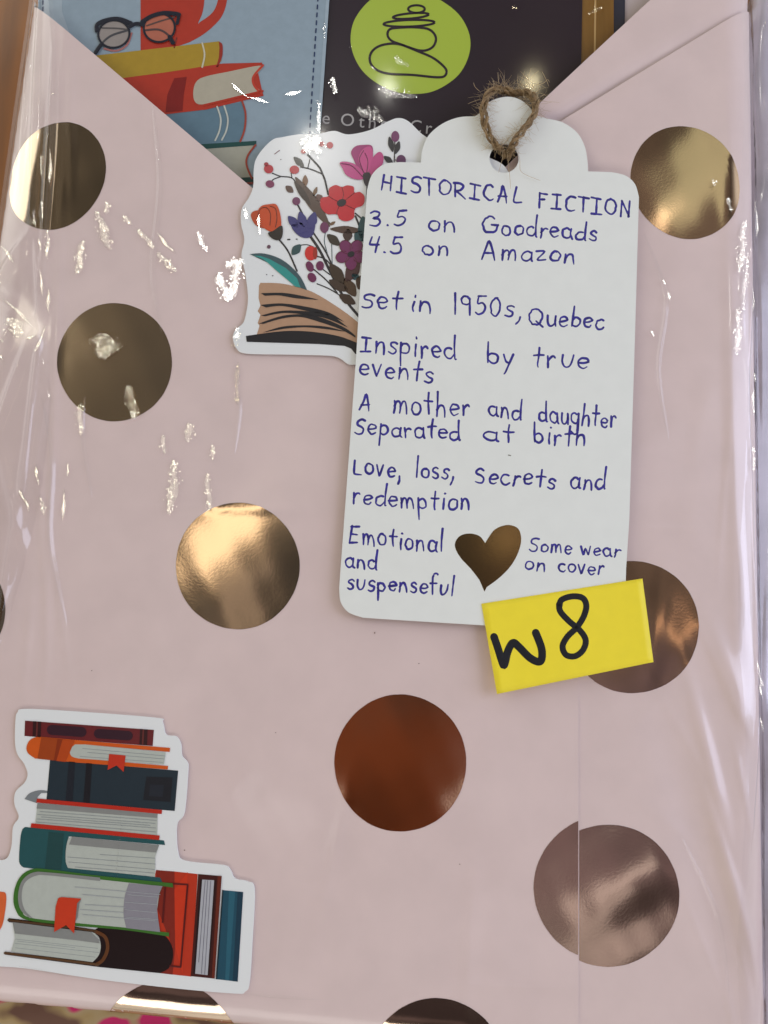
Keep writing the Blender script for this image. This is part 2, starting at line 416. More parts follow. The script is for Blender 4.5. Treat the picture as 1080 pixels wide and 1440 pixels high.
disc('foil_dot', 613, 1496, 94, 94)
# the other dots of the sheet just outside the frame are cut away with it

# ------------------------------------------------------------------ cards in the pocket
def zc(z): return z
card = thing('book_print_card', 'pale blue card printed with a red mug, glasses and books, in the pocket', 'card', tuple(P(300, 100, .027)))
ZB = .0277
mb = MB(); mb.slab([(52, -70), (466, -70), (459, 0), (450, 150), (447, 200), (438, 340), (60, 340)], cardink((146, 165, 176)), ZB-.0004, ZB, side=M_CARDWHITE)
mb.build('card_sheet', card)
Z1 = tr(3, 0, 0)
L_ = lambda k: ZB+.00003*k
def cpart(name, shapes, label=None):
    mb = MB()
    for s in shapes:
        if s[0] == 'p': mb.poly(Z1(s[1]), cardink(s[2]), L_(s[3]))
        else: mb.stroke(Z1(s[1]), s[4]/3, cardink(s[2]), L_(s[3]), h=.00001)
    return mb.build(name, card, label=label)
RED = (176, 52, 34)
cpart('pale_edge', [('p', [(160, -60), (260, -60), (262, 50), (300, 160), (180, 60)], (162, 178, 186), 1)])
cpart('pale_edge', [('p', [(1378, -40), (1392, -40), (1350, 580), (1336, 580)], (160, 178, 188), 1)])
cpart('printed_mug', [('p', cat([(842, -60), (862, -20), (855, 50), (838, 92), (838, 100), (845, 92), (880, 68), (905, 40), (920, -5), (918, -60), (958, -60), (956, 10), (935, 70), (895, 115), (850, 150), (800, 178)], False)+[(735, 200), (593, 215), (593, -60)], RED, 1),
   ('s', [(745, 160), (735, 200)], (120, 30, 20), 3, 6)])
cpart('printed_book', [('p', [(395, 235), (700, 200), (925, 174), (938, 190), (934, 255), (915, 285), (520, 332), (400, 340)], (170, 140, 42), 2),
   ('p', cat([(923, 176), (938, 188), (938, 235), (920, 282)], False)+[(912, 283), (924, 240), (926, 200)], (150, 46, 34), 3),
   ('s', cat([(853, 182), (863, 230), (853, 283)], False), (200, 196, 170), 4, 7)], 'mustard yellow printed book with one white band')
cpart('printed_book', [('p', [(480, 334), (700, 305), (940, 268), (1105, 264), (1110, 282), (1085, 290), (1105, 380), (1112, 404), (870, 462), (700, 482), (560, 480)], RED, 3),
   ('p', cat([(815, 395), (825, 350), (860, 325), (960, 303), (1106, 277), (1072, 325), (1070, 360), (1090, 386), (960, 418), (860, 440), (825, 432)]), (178, 172, 152), 4),
   ('s', cat([(1110, 275), (1078, 310), (1066, 335), (1075, 365), (1104, 395)], False), (190, 62, 44), 5, 9),
   ('s', cat([(1108, 384), (960, 420), (860, 444)], False), (176, 52, 34), 5, 9),
   ('p', [(735, 330), (788, 324), (775, 400), (770, 468), (698, 474), (706, 400)], (128, 22, 20), 4)], 'red printed book with its pale pages showing')
cpart('printed_book', [('p', cat([(1018, 430), (1034, 480), (1030, 540), (1012, 598)], False)+[(640, 630), (600, 486), (860, 462)], (96, 125, 140), 1.5),
   ('s', cat([(1022, 428), (1036, 480), (1032, 545), (1014, 596)], False), (160, 66, 52), 4, 8),
   ('s', cat([(916, 450), (931, 500), (926, 550), (908, 592)], False), (190, 196, 186), 4, 7),
   ('s', cat([(946, 447), (961, 500), (955, 550), (936, 590)], False), (190, 196, 186), 4, 7)], 'grey blue printed book with two white bands')
cpart('printed_book', [('p', [(820, 610), (1082, 594), (1080, 612), (840, 630)], (28, 74, 70), 3),
   ('p', [(840, 630), (1070, 612), (1042, 660), (1042, 700), (1060, 752), (980, 756), (830, 660)], (168, 168, 152), 2),
   ('s', cat([(1078, 612), (1046, 655), (1040, 695), (1062, 752)], False), (160, 70, 54), 4, 8),
   ('p', [(960, 752), (1082, 746), (1082, 766), (980, 772)], (24, 66, 60), 3), ('p', [(980, 772), (1082, 767), (1082, 776), (990, 782)], (150, 66, 56), 3)], 'green covered printed book with cream pages')
lens1, lens2 = ell(480, 143, 66, 58, -8), ell(672, 117, 66, 60, -8)
NV = (20, 24, 40)
cpart('printed_glasses', [('p', lens1, (150, 142, 136), 5), ('p', lens2, (178, 104, 82), 5),
   ('s', cat([(440, 205), (490, 214), (535, 190), (555, 140)], False), (170, 110, 106), 4, 8),
   ('s', lens1+[lens1[0]], NV, 8, 9), ('s', lens2+[lens2[0]], NV, 8, 9),
   ('s', cat([(408, 125), (412, 102), (450, 85), (500, 80), (552, 98)], False), NV, 8.5, 18), ('s', cat([(600, 92), (640, 68), (690, 55), (740, 58), (755, 62)], False), NV, 8.5, 18),
   ('s', cat([(548, 112), (574, 100), (604, 105)], False), NV, 9, 16), ('s', [(756, 60), (748, 98)], NV, 9, 14), ('s', [(404, 112), (406, 132)], NV, 9, 12),
   ('s', cat([(430, 118), (500, 120), (545, 126)], False), (88, 84, 84), 6, 7), ('s', cat([(620, 108), (680, 88), (735, 72)], False), (88, 66, 62), 6, 7),
   ('s', cat([(405, 222), (425, 188), (470, 150), (545, 126)], False), (70, 70, 74), 6, 9), ('s', [(403, 222), (425, 190)], NV, 9, 17),
   ('s', cat([(610, 128), (670, 125), (712, 150), (728, 182)], False), (80, 60, 60), 6, 9), ('s', [(716, 156), (729, 180)], NV, 9, 18)])
for i in range(19):
    mb = MB()
    y = -4+i*11.1
    x = 447-.0625*y*1.0
    mb.stroke([(x, y), (x-.4, y+5.2)], 1.9, cardink((36, 54, 92)), L_(3), h=.000008)
    mb.build('dash', card)
for i in range(3): mb = MB(); mb.stroke([(60.5, -8+i*9), (60.3, -3+i*9)], 1.9, cardink((36, 54, 92)), L_(3), h=.000008); mb.build('dash', card)

dark = thing('logo_card', 'dark purple brown card with a lime green circle logo of balanced stones', 'card', tuple(P(640, 100, .027)))
ZD = .0270
DK = (36, 26, 35)
M_DARK = mat('dark_card', DK, rough=.3, coat=.4, coat_rough=.07, spec=.3, noise=.15, nscale=40, bump=.000005, bscale=700)
mb = MB(); mb.slab([(380, -70), (819, -70), (819, 0), (815, 210), (810, 420), (380, 420)], M_DARK, ZD-.0004, ZD); mb.build('card_sheet', dark)
Z2 = tr(3, 320, 0)
mb = MB(); mb.poly(cat([(493, 55), (500, 25), (525, -3), (560, -12), (600, -9), (640, 15), (659, 45), (660, 75), (645, 105), (615, 126), (585, 132), (550, 127), (518, 108), (500, 84)]), mat('lime_print', (146, 166, 52), rough=.3, coat=.6, coat_rough=.08, bump=.000005, bscale=700), ZD+.00003); mb.build('green_circle', dark)
for pts in ([(600, 240), (618, 208), (660, 188), (722, 186), (800, 215), (870, 246), (920, 290), (918, 318), (885, 326), (780, 316), (690, 312), (640, 300), (608, 275)],
            [(675, 148), (684, 124), (720, 117), (790, 115), (850, 124), (878, 155), (872, 190), (845, 210), (805, 212), (740, 190), (692, 172)]):
    mb = MB(); mb.stroke(Z2(cat(pts)), 3.4, M_DARK, ZD+.00007, closed=True); mb.build('stone_outline', dark)
for cx, cy, rx, ry, a in ((766, 98, 108, 14, -2), (773, 67, 76, 11, -5), (797, 38, 35, 16, 0)):
    mb = MB(); mb.stroke(Z2(ell(cx, cy, rx, ry, a)), 3.2, M_DARK, ZD+.00007, closed=True); mb.build('stone_outline', dark)
M_GREYT = mat('grey_lettering', (158, 156, 154), rough=.4)
def letter(ch, cx, by, size, parent, z, rot, m=M_GREYT):
    cu = bpy.data.curves.new('letter', 'FONT'); cu.body = ch; cu.align_x = 'CENTER'; cu.size = 1; cu.resolution_u = 4
    ob = bpy.data.objects.new('tmp', cu); COL.objects.link(ob)
    dg = bpy.context.evaluated_depsgraph_get(); me = bpy.data.meshes.new_from_object(ob.evaluated_get(dg))
    bpy.data.objects.remove(ob)
    c, s_ = math.cos(rot), math.sin(rot)
    vs = [P(cx+(v.co.x*c+v.co.y*s_)*size, by+(v.co.x*s_-v.co.y*c)*size, z) for v in me.vertices]
    fs = [list(p.vertices) for p in me.polygons]
    link_mesh('printed_letter', vs, fs, [m], [0]*len(fs), parent); bpy.data.meshes.remove(me)
for ch, x, b in (('T', 417, 169.5), ('h', 437, 171.5), ('e', 458, 174), ('O', 488, 177), ('t', 508, 179), ('h', 523, 180.5), ('e', 540, 182), ('r', 556, 183), ('C', 584, 186), ('r', 602, 188), ('a', 618, 189.5)):
    letter(ch, x, b, 25, dark, ZD+.00004, R(5))
tan = thing('brown_card', 'glossy golden brown strip of card beside the dark card at the top', 'card', tuple(P(840, 40, .026)))
mb = MB(); mb.slab([(780, -70), (863, -70), (863, 150), (780, 150)], mat('brown_gloss', (118, 84, 34), rough=.25, coat=.6, noise=.3, nscale=90, stretch=(4, .4, 1)), .0262, .0266); mb.build('card_sheet', tan)
mb = MB(); mb.stroke([(838, -60), (836, 100)], 2.5, mat('pale_brown_line', (160, 130, 80), rough=.3), .02662); mb.build('edge_line', tan)
nav = thing('navy_card', 'narrow strip of navy card just left of the open pink flap at the top', 'card', tuple(P(870, 20, .026)))
mb = MB(); mb.slab([(850, -70), (880, -70), (878, 80), (850, 150)], mat('navy_gloss', (40, 42, 56), rough=.25, coat=.6), .0257, .0260); mb.build('card_sheet', nav)

# ------------------------------------------------------------------ flower sticker
fl = thing('flower_sticker', 'white die cut sticker of wildflowers growing out of an open book, partly under the tag', 'sticker', tuple(P(480, 340, ZF+.0006)))
ZS = ZF+.00085
T4 = tr(3.892, 320, 160)
outl = cat(T4([(1200, 1330), (900, 1365), (700, 1372), (655, 1366), (610, 1335), (540, 1322), (300, 1316), (100, 1311), (50, 1285), (29, 1225), (45, 1180), (85, 1145), (103, 1085), (112, 1000), (96, 870), (76, 775), (92, 690), (74, 600), (78, 520), (115, 462), (140, 400), (143, 310), (155, 250), (195, 190), (250, 140), (300, 128)])
     + [(420, 189), (448, 188), (470, 184), (490, 189), (520, 183), (545, 171), (560, 166), (575, 171), (600, 193), (640, 206), (689, 222), (714, 240), (728, 290), (735, 400)], n=5)
mb = MB(); mb.slab(outl, M_STK, ZS-.0003, ZS, side=M_WHITE_EDGE); mb.build('sticker_backing', fl)
Lf = lambda k: ZS+.00003*k
def fpart(name, shapes, label=None, T=T4, sc_=3.892, root=fl, L=Lf, q=4):
    mb = MB()
    for s in shapes:
        if s[0] == 'p': mb.poly(T(s[1]), ink(s[2]), L(s[3]))
        else: mb.stroke(T(s[1]), s[4]/sc_, ink(s[2]), L(s[3]), h=.00001, wfun=(s[5] if len(s) > 5 else None))
    return mb.build(name, root, label=label)
K = (34, 33, 36); ST = (42, 40, 42); BR = (66, 52, 44); PU = (104, 44, 78); TE = (40, 72, 76)
def leaf(x0, y0, x1, y1, w_, c, l=3):
    dx, dy = x1-x0, y1-y0; L = math.hypot(dx, dy); nx, ny = -dy/L*w_/2, dx/L*w_/2
    return ('p', cat([(x0, y0), (x0+dx*.3+nx*.85, y0+dy*.3+ny*.85), (x0+dx*.6+nx, y0+dy*.6+ny), (x1, y1), (x0+dx*.6-nx, y0+dy*.6-ny), (x0+dx*.3-nx*.85, y0+dy*.3-ny*.85)]), c, l)
def ev(cx, cy, rx, ry, c, a=0, l=4): return ('p', ell(cx, cy, rx, ry, a, 28), c, l)
# open book
TAN = (172, 138, 110)
fpart('printed_open_book', [('p', cat([(180, 925), (300, 930), (440, 965), (560, 1030), (700, 1130), (820, 1250)], False)+[(820, 1290), (700, 1250), (600, 1215), (400, 1190), (160, 1210), (175, 1160), (165, 1145), (180, 1100), (165, 1080), (180, 1050), (170, 1010), (172, 940)], TAN, 1),
   ('p', cat([(100, 1216), (300, 1190), (450, 1192), (600, 1215), (700, 1250), (800, 1290)], False)+[(800, 1330), (700, 1315), (676, 1285), (640, 1270), (500, 1260), (300, 1254), (105, 1248)], K, 2),
   ] + [('p', cat(a, False)+cat(b, False), K, 3) for a, b in (
      ([(182, 982), (300, 980), (400, 995), (500, 1018)], [(500, 1018), (380, 1010), (280, 994), (205, 996)]),
      ([(180, 1046), (300, 1038), (450, 1060), (560, 1090), (640, 1140)], [(640, 1140), (540, 1100), (430, 1078), (300, 1052), (210, 1060)]),
      ([(182, 1104), (300, 1078), (450, 1082), (560, 1100), (660, 1170)], [(660, 1170), (540, 1120), (430, 1100), (310, 1090), (205, 1108)]),
      ([(170, 1148), (300, 1106), (420, 1098), (520, 1118), (640, 1170), (700, 1215)], [(700, 1225), (620, 1180), (500, 1138), (400, 1112), (300, 1120), (196, 1150)]),
      ([(190, 1198), (300, 1165), (420, 1158), (540, 1165), (640, 1190)], [(640, 1192), (520, 1176), (420, 1168), (310, 1176)]))])
def stem(pts, wd, c=ST, l=2): return ('s', cat(pts, False), c, l, wd)
tap = lambda q: 1-.5*q
fpart('printed_stems', [stem([(720, 1110), (640, 1010), (560, 860), (500, 740), (430, 640)], 14), stem([(600, 900), (540, 760), (450, 620), (385, 500)], 9),
   stem([(550, 440), (535, 370), (520, 330), (500, 290), (440, 225)], 10), stem([(520, 330), (460, 305), (400, 290)], 7), stem([(440, 295), (450, 250)], 5),
   stem([(245, 325), (290, 342), (350, 350), (380, 385)], 6), stem([(232, 385), (250, 360), (290, 344)], 6), stem([(352, 352), (348, 325)], 5),
   stem([(380, 360), (430, 450), (500, 540), (560, 600)], 8, BR), stem([(380, 860), (330, 750), (275, 680)], 9),
   stem([(600, 980), (540, 910), (470, 850)], 7), stem([(640, 1010), (560, 960), (490, 930)], 6), stem([(560, 880), (520, 850)], 6), stem([(490, 780), (540, 800), (600, 870)], 7),
   stem([(385, 722), (430, 716), (470, 728)], 5), stem([(535, 650), (530, 700), (545, 760)], 4, TE), stem([(570, 710), (572, 800), (575, 900)], 4, TE),
   stem([(700, 560), (730, 640), (760, 760)], 10), stem([(700, 545), (740, 580)], 8), stem([(770, 380), (765, 460), (770, 600)], 16, ST),
   stem([(915, 150), (915, 200), (910, 300)], 6), stem([(340, 688), (330, 688)], 8), stem([(380, 686), (376, 686)], 6), stem([(215, 880), (213, 880)], 5), stem([(248, 886), (246, 886)], 5), stem([(258, 220), (285, 200)], 4, (110, 70, 70)), stem([(292, 250), (291, 250)], 5)])
fpart('printed_leaves', [leaf(560, 620, 370, 345, 60, (84, 68, 58)), leaf(455, 500, 365, 370, 34, (60, 50, 44), 4), leaf(425, 400, 425, 335, 30, (116, 84, 58)), leaf(470, 450, 490, 400, 20, (110, 84, 58)),
   leaf(418, 290, 362, 236, 34, (64, 64, 60)), leaf(360, 430, 318, 395, 34, (88, 66, 56)), leaf(480, 470, 520, 450, 40, (100, 74, 66)),
   leaf(560, 630, 740, 640, 40, (78, 58, 48)), leaf(615, 720, 545, 660, 46, (56, 50, 40)), leaf(655, 700, 660, 630, 50, (64, 48, 42)), leaf(640, 930, 560, 820, 60, (62, 50, 38)),
   leaf(650, 920, 720, 790, 70, (74, 50, 48)), leaf(660, 970, 555, 910, 50, (66, 52, 42)), leaf(700, 1000, 640, 900, 60, (74, 56, 40)), leaf(700, 1040, 610, 990, 50, (62, 48, 38)), leaf(715, 960, 760, 880, 70, (70, 52, 38)),
   leaf(745, 640, 700, 700, 60, TE), leaf(740, 560, 760, 720, 70, TE), leaf(720, 900, 680, 880, 40, TE),
   leaf(352, 772, 400, 715, 44, (52, 78, 78)), leaf(905, 210, 885, 125, 30, (44, 44, 48), 3), leaf(918, 220, 940, 150, 30, (44, 44, 48), 3), leaf(905, 270, 855, 232, 30, (44, 44, 48), 3), leaf(560, 610, 590, 590, 16, (110, 84, 60))])
fpart('printed_blade_leaf', [('p', cat([(122, 768), (200, 765), (300, 800), (390, 880), (435, 965)], False)+[(400, 952), (370, 900), (300, 850), (200, 805)], (62, 84, 88), 3),
   ('p', cat([(140, 776), (200, 800), (270, 860), (330, 910), (370, 945)], False)+[(400, 952), (380, 900), (320, 845), (230, 795), (180, 778)], (50, 140, 132), 4)])
ORG = (176, 74, 40)
fpart('printed_tulip', [('p', cat([(128, 560), (140, 535), (175, 530), (185, 560), (200, 620), (190, 625), (150, 605)]), ORG, 4), ('p', cat([(165, 540), (185, 505), (225, 495), (262, 494), (280, 520), (292, 570), (292, 630), (262, 648), (215, 636), (180, 600)]), (190, 76, 38), 5),
   ('s', cat([(166, 560), (180, 520), (215, 515), (235, 550), (232, 610)], False), (70, 30, 24), 7, 3), ('s', cat([(232, 505), (262, 520), (270, 570), (262, 620)], False), (70, 30, 24), 7, 3),
   ('p', cat([(222, 652), (250, 640), (296, 612), (302, 655), (290, 688), (262, 690), (235, 675)]), (46, 40, 34), 6)], 'orange tulip')
def flower(cx, cy, r, n, c, lw, a0=0, sq=1.0, cc=K, cr_=.2):
    o = []
    for k in range(n):
        t = R(a0+360*k/n); px_, py_ = cx+math.cos(t)*r*.58, cy+math.sin(t)*r*.58*sq
        o.append(('p', ell(px_, py_, r*.46, r*.38, math.degrees(t), 24), c, 4+.1*k)); e = ell(px_, py_, r*.46, r*.38, math.degrees(t), 24)
        o.append(('s', e[:10], (84, 24, 30), 5.2, lw)); o.append(('s', e[14:24], (84, 24, 30), 5.2, lw))
    o.append(ev(cx, cy, r*cr_*1.15, r*cr_*.9, cc, -20, 7)); return o
fpart('printed_poppy', [('p', cat([(625, 400), (590, 390), (556, 410), (552, 450), (512, 462), (510, 510), (545, 548), (598, 550), (612, 575), (650, 588), (690, 570), (698, 520), (740, 500), (750, 455), (725, 428), (695, 430), (690, 400), (655, 392)]), (184, 42, 50), 5),
   ('s', cat([(625, 400), (635, 440), (628, 470)], False), (96, 20, 30), 6, 3), ('s', cat([(695, 432), (660, 460), (640, 478)], False), (96, 20, 30), 6, 3), ('s', cat([(552, 450), (580, 468), (605, 480)], False), (96, 20, 30), 6, 3),
   ('s', cat([(598, 550), (600, 530), (615, 500)], False), (96, 20, 30), 6, 3), ('s', cat([(698, 522), (670, 510), (645, 498)], False), (96, 20, 30), 6, 3), ev(624, 487, 26, 20, (40, 30, 36), -20, 7)], 'red poppy')
fpart('printed_daisy', flower(676, 768, 84, 5, (108, 44, 84), 2.5, 18), 'plum purple flower with five petals')
fpart('printed_magnolia', [('p', cat([(690, 250), (676, 210), (700, 178), (745, 170), (790, 176), (796, 230), (785, 300), (750, 325), (715, 300)]), (150, 52, 106), 4), ('p', cat([(716, 255), (735, 200), (778, 178), (796, 220), (782, 300), (752, 322)]), (186, 76, 128), 5),
   ('p', cat([(614, 268), (650, 262), (700, 278), (742, 320), (745, 355), (700, 358), (650, 335), (630, 300)]), (182, 72, 126), 6), ('p', cat([(776, 320), (790, 250), (825, 210), (850, 222), (850, 270), (815, 330), (785, 350)]), (178, 70, 122), 6),
   ('s', cat([(745, 200), (722, 250), (745, 320)], False), (60, 26, 50), 7, 3), ('s', cat([(760, 330), (768, 260), (752, 215)], False), (60, 26, 50), 7, 3), ('s', cat([(620, 272), (680, 285), (740, 345)], False), (60, 26, 50), 8, 3), ('p', cat([(742, 330), (775, 322), (785, 350), (770, 400), (748, 380)]), (44, 36, 42), 8)], 'pink magnolia')
BL = (62, 60, 112)
fpart('printed_bluebell', [('p', cat([(350, 620), (352, 585), (385, 580), (395, 590), (440, 580), (465, 600), (480, 610), (465, 665), (425, 680), (380, 660)]), BL, 4), leaf(385, 620, 332, 560, 44, BL, 5), leaf(420, 620, 395, 535, 46, BL, 5), leaf(450, 630, 478, 538, 50, BL, 5), leaf(430, 640, 352, 610, 60, BL, 5)], 'indigo blue flower')
fpart('printed_berries', [ev(225, 302, 26, 24, (172, 50, 58), 20), ev(212, 276, 12, 11, (150, 40, 50)), ev(366, 306, 26, 23, (176, 56, 62)), ev(232, 384, 24, 20, (120, 52, 84), 10), ev(376, 478, 22, 22, (106, 52, 86)), ev(530, 622, 24, 30, (104, 52, 84)),
   ev(455, 763, 32, 40, (196, 50, 44)), ev(480, 763, 12, 34, (150, 46, 34), 0, 5), ev(450, 836, 20, 30, PU, -25), ev(506, 832, 22, 26, PU), ev(462, 896, 22, 28, PU, -35), ev(918, 124, 22, 30, (112, 60, 96)), ev(560, 172, 18, 18, (176, 66, 72)), ev(515, 165, 14, 15, (180, 84, 84)), ev(415, 206, 14, 12, (190, 110, 106)), ev(226, 728, 10, 10, (100, 70, 84)),
   ev(820+100, 262-10, 3, 3, PU), ('p', ell(950, 255, 26, 30), (90, 50, 84), 5)])

# ------------------------------------------------------------------ book stack sticker
bs = thing('book_stack_sticker', 'white die cut sticker of a tall stack of colourful books at the lower left', 'sticker', tuple(P(180, 1200, ZF+.0003)))
ZK = ZF+.0007
T5 = tr(2.842, 0, 980)
outl = cat(T5([(62, 90), (70, 62), (100, 48), (300, 58), (620, 83), (650, 100), (664, 150), (705, 158), (724, 190), (728, 235), (750, 262), (752, 300), (738, 460), (712, 500), (706, 540), (712, 620), (740, 655), (890, 672), (920, 690), (940, 726), (990, 738), (1018, 770), (1010, 960), (998, 1140), (980, 1178), (940, 1186), (700, 1165), (400, 1130), (100, 1085), (-60, 1068), (-120, 1000), (-120, 750), (-60, 660), (20, 650), (45, 600), (52, 520), (75, 480), (58, 430), (62, 380), (100, 340), (110, 305), (95, 265), (70, 230), (60, 180)]), n=5)
mb = MB(); mb.slab(outl, M_STK, ZK-.0003, ZK, side=M_WHITE_EDGE); mb.build('sticker_backing', bs)
Lk = lambda k: ZK+.00003*k
def kpart(shapes, label, name='printed_book'): fpart(name, shapes, label, T=T5, sc_=2.842, root=bs, L=Lk)
PG = (172, 178, 168); PGS = (128, 130, 126); LN = (130, 136, 136)
def q4(a, b, c, d, colr, l=2): return ('p', [a, b, c, d], colr, l)
def pill(x0, y0, x1, y1, r, c, l=4):
    a = math.atan2(y1-y0, x1-x0); o = []
    for k in range(9): t = a+math.pi/2+math.pi*k/8; o.append((x0+r*math.cos(t), y0+r*math.sin(t)))
    for k in range(9): t = a-math.pi/2+math.pi*k/8; o.append((x1+r*math.cos(t), y1+r*math.sin(t)))
    return ('p', o, c, l)
def lines(pairs, c=LN, wd=2.2, l=4): return [('s', [a, b], c, l, wd) for a, b in pairs]
kpart([q4((100, 95), (615, 132), (610, 196), (98, 156), (98, 32, 36)), q4((132, 97), (165, 99), (162, 162), (130, 158), (48, 20, 24), 3), q4((146, 98), (152, 98), (149, 160), (143, 160), (98, 42, 40), 4), q4((560, 128), (590, 130), (588, 194), (557, 191), (48, 20, 24), 3), q4((570, 129), (576, 129), (573, 192), (567, 192), (98, 42, 40), 4), pill(207, 132, 326, 140, 20, (48, 24, 36), 3), pill(394, 147, 512, 155, 19, (48, 24, 36), 3)], 'dark red printed book on top of the stack')
kpart([('p', [(680, 204), (678, 220), (340, 190), (300, 192), (280, 210), (285, 235), (310, 245), (672, 276), (670, 290), (300, 262), (150, 247)]+cat([(140, 246), (112, 225), (106, 200), (120, 172), (150, 158)], False)+[(300, 172)], (196, 84, 26), 3),
   q4((165, 160), (230, 166), (215, 254), (150, 247), (150, 62, 22), 4), q4((205, 164), (262, 170), (240, 256), (192, 252), (128, 46, 18), 3.6), q4((250, 170), (300, 173), (262, 260), (225, 256), (170, 66, 22), 4),
   ('p', cat([(300, 190), (280, 210), (285, 236), (312, 246)], False)+[(655, 270), (662, 222), (340, 190)], PG, 3.5)]+lines([((330, 206), (660, 236)), ((350, 222), (655, 248)), ((320, 238), (650, 262))]) +
   [('p', [(436, 228), (502, 234), (494, 300), (466, 274), (430, 292)], (184, 50, 30), 6)], 'orange printed book with a red ribbon')
kpart([q4((200, 252), (712, 295), (698, 456), (186, 410), (30, 46, 54)), q4((275, 258), (300, 260), (290, 420), (262, 416), (24, 32, 40), 3), q4((345, 264), (368, 266), (358, 424), (333, 421), (20, 24, 30), 3), q4((585, 318), (690, 322), (682, 420), (572, 412), (24, 30, 36), 3), q4((600, 350), (655, 352), (650, 400), (595, 396), (30, 38, 46), 4)], 'thick dark slate printed book')
kpart([('p', cat([(98, 408), (120, 384), (160, 373), (190, 376)], False)+[(188, 384), (165, 384), (150, 400), (148, 425)], (118, 124, 126), 2)]+[q4((150, 424), (630, 466), (628, 556), (140, 512), PG, 2), q4((150, 424), (630, 464), (628, 484), (146, 446), PGS, 3), q4((148, 406), (648, 452), (646, 468), (145, 422), (176, 42, 28), 4), q4((125, 505), (638, 554), (636, 572), (122, 522), (176, 42, 28), 4)]
   + lines([((160, 458), (625, 494)), ((150, 470), (620, 506)), ((165, 480), (600, 514)), ((148, 488), (622, 524)), ((146, 500), (622, 540))]), 'red edged printed book with its white pages facing out')
kpart([('p', [(100, 520), (655, 574), (660, 592), (290, 558)]+cat([(275, 558), (264, 600), (262, 650), (270, 682)], False)+[(640, 722), (650, 742), (95, 682)]+cat([(85, 676), (76, 650), (82, 560), (90, 528)], False), (32, 78, 80), 2),
   q4((195, 540), (255, 545), (245, 690), (180, 685), (28, 66, 66), 3), ('p', cat([(290, 558), (270, 575), (262, 650), (272, 684)], False)+[(620, 718), (620, 640), (636, 592)], PG, 3), ('p', [(288, 558), (636, 592), (624, 622), (276, 590)], PGS, 4)]
   + lines([((270, 640), (620, 668)), ((275, 660), (618, 690)), ((400, 630), (618, 645)), ((300, 680), (615, 704))]), 'dark teal printed book')
G = (56, 104, 38)
kpart([('p', cat([(690, 745), (400, 715), (200, 690), (130, 688), (80, 720), (55, 785), (62, 850), (110, 892), (300, 915), (500, 932), (675, 958)], False)+[(676, 942), (640, 938), (630, 890), (628, 850), (632, 800), (650, 756), (692, 762)], G, 5),
   ('p', cat([(640, 756), (400, 730), (190, 708), (135, 710), (95, 740), (80, 795), (88, 850), (120, 882), (300, 903), (500, 922), (638, 938)], False)+[(628, 850)], PG, 6),
   ('p', cat([(650, 756), (632, 800), (628, 850), (634, 900), (640, 940)], False)+cat([(505, 924), (494, 870), (498, 800), (515, 745)], False), (132, 130, 136), 7),
   ('p', cat([(400, 722), (200, 702), (132, 702), (88, 735), (72, 795), (82, 850), (118, 884)], False)+cat([(130, 884), (98, 850), (86, 800), (98, 745), (140, 716), (200, 714), (400, 736)], False), PGS, 7)]
   + lines([((300, 760), (640, 790)), ((330, 790), (500, 805)), ((340, 830), (500, 840)), ((330, 870), (620, 895)), ((500, 820), (630, 830)), ((500, 850), (625, 862)), ((505, 880), (630, 890)), ((510, 790), (635, 800)), ((320, 850), (496, 862))], (146, 150, 152), 2.5, 8)
   + [('p', [(232, 805), (245, 800), (325, 806), (308, 825), (296, 946), (264, 912), (216, 940), (222, 840)], (190, 56, 28), 10), ('p', [(325, 806), (308, 825), (304, 870), (298, 905), (310, 880), (316, 830)], (120, 116, 112), 9)], 'green printed book with an orange red ribbon')
kpart([('p', [(34, 884), (250, 910), (380, 930)]+cat([(400, 918), (560, 934), (640, 944), (680, 980), (692, 1030), (678, 1080), (640, 1104)], False)+[(400, 1080), (20, 1030), (20, 1018), (360, 1058)]+cat([(380, 1050), (402, 1000), (395, 960), (370, 940)], False)+[(34, 900)], (22, 8, 10), 3),
   ('p', [(50, 900), (300, 932), (365, 940)]+cat([(380, 945), (402, 985), (396, 1030), (370, 1060)], False)+[(45, 1018), (60, 965)], PG, 4), ('p', [(50, 900), (300, 932), (365, 940), (395, 970), (398, 985), (300, 972), (60, 946)], PGS, 5),
   ('s', cat([(382, 938), (420, 960), (430, 1005), (412, 1050), (385, 1070)], False), (92, 54, 26), 5, 14), ('s', [(34, 892), (300, 924), (380, 936)], (74, 50, 28), 6, 9), ('s', [(20, 1024), (360, 1066), (392, 1070)], (84, 58, 34), 6, 10)]
   + lines([((62, 968), (390, 1005)), ((60, 985), (396, 1022)), ((62, 1003), (380, 1040)), ((70, 976), (300, 1002))]), 'black spined printed book lying at the bottom of the stack')
kpart([('p', [(624, 692), (700, 698), (790, 708), (765, 1118), (640, 1104), (640, 1060), (600, 1000), (600, 900), (600, 800)], (176, 50, 26), 1), ('p', [(624, 692), (697, 698), (700, 1000), (690, 1110), (640, 1104), (680, 1080), (690, 1000), (630, 850)], (122, 36, 24), 1.5), q4((697, 770), (750, 700), (730, 1110), (700, 1000), (190, 52, 24), 2),
   ('s', [(660, 760), (665, 745), (750, 750), (722, 1080), (680, 1075)], (84, 20, 18), 4, 7), ('s', [(660, 760), (650, 900)], (84, 20, 18), 4, 7)], 'upright scarlet printed book')
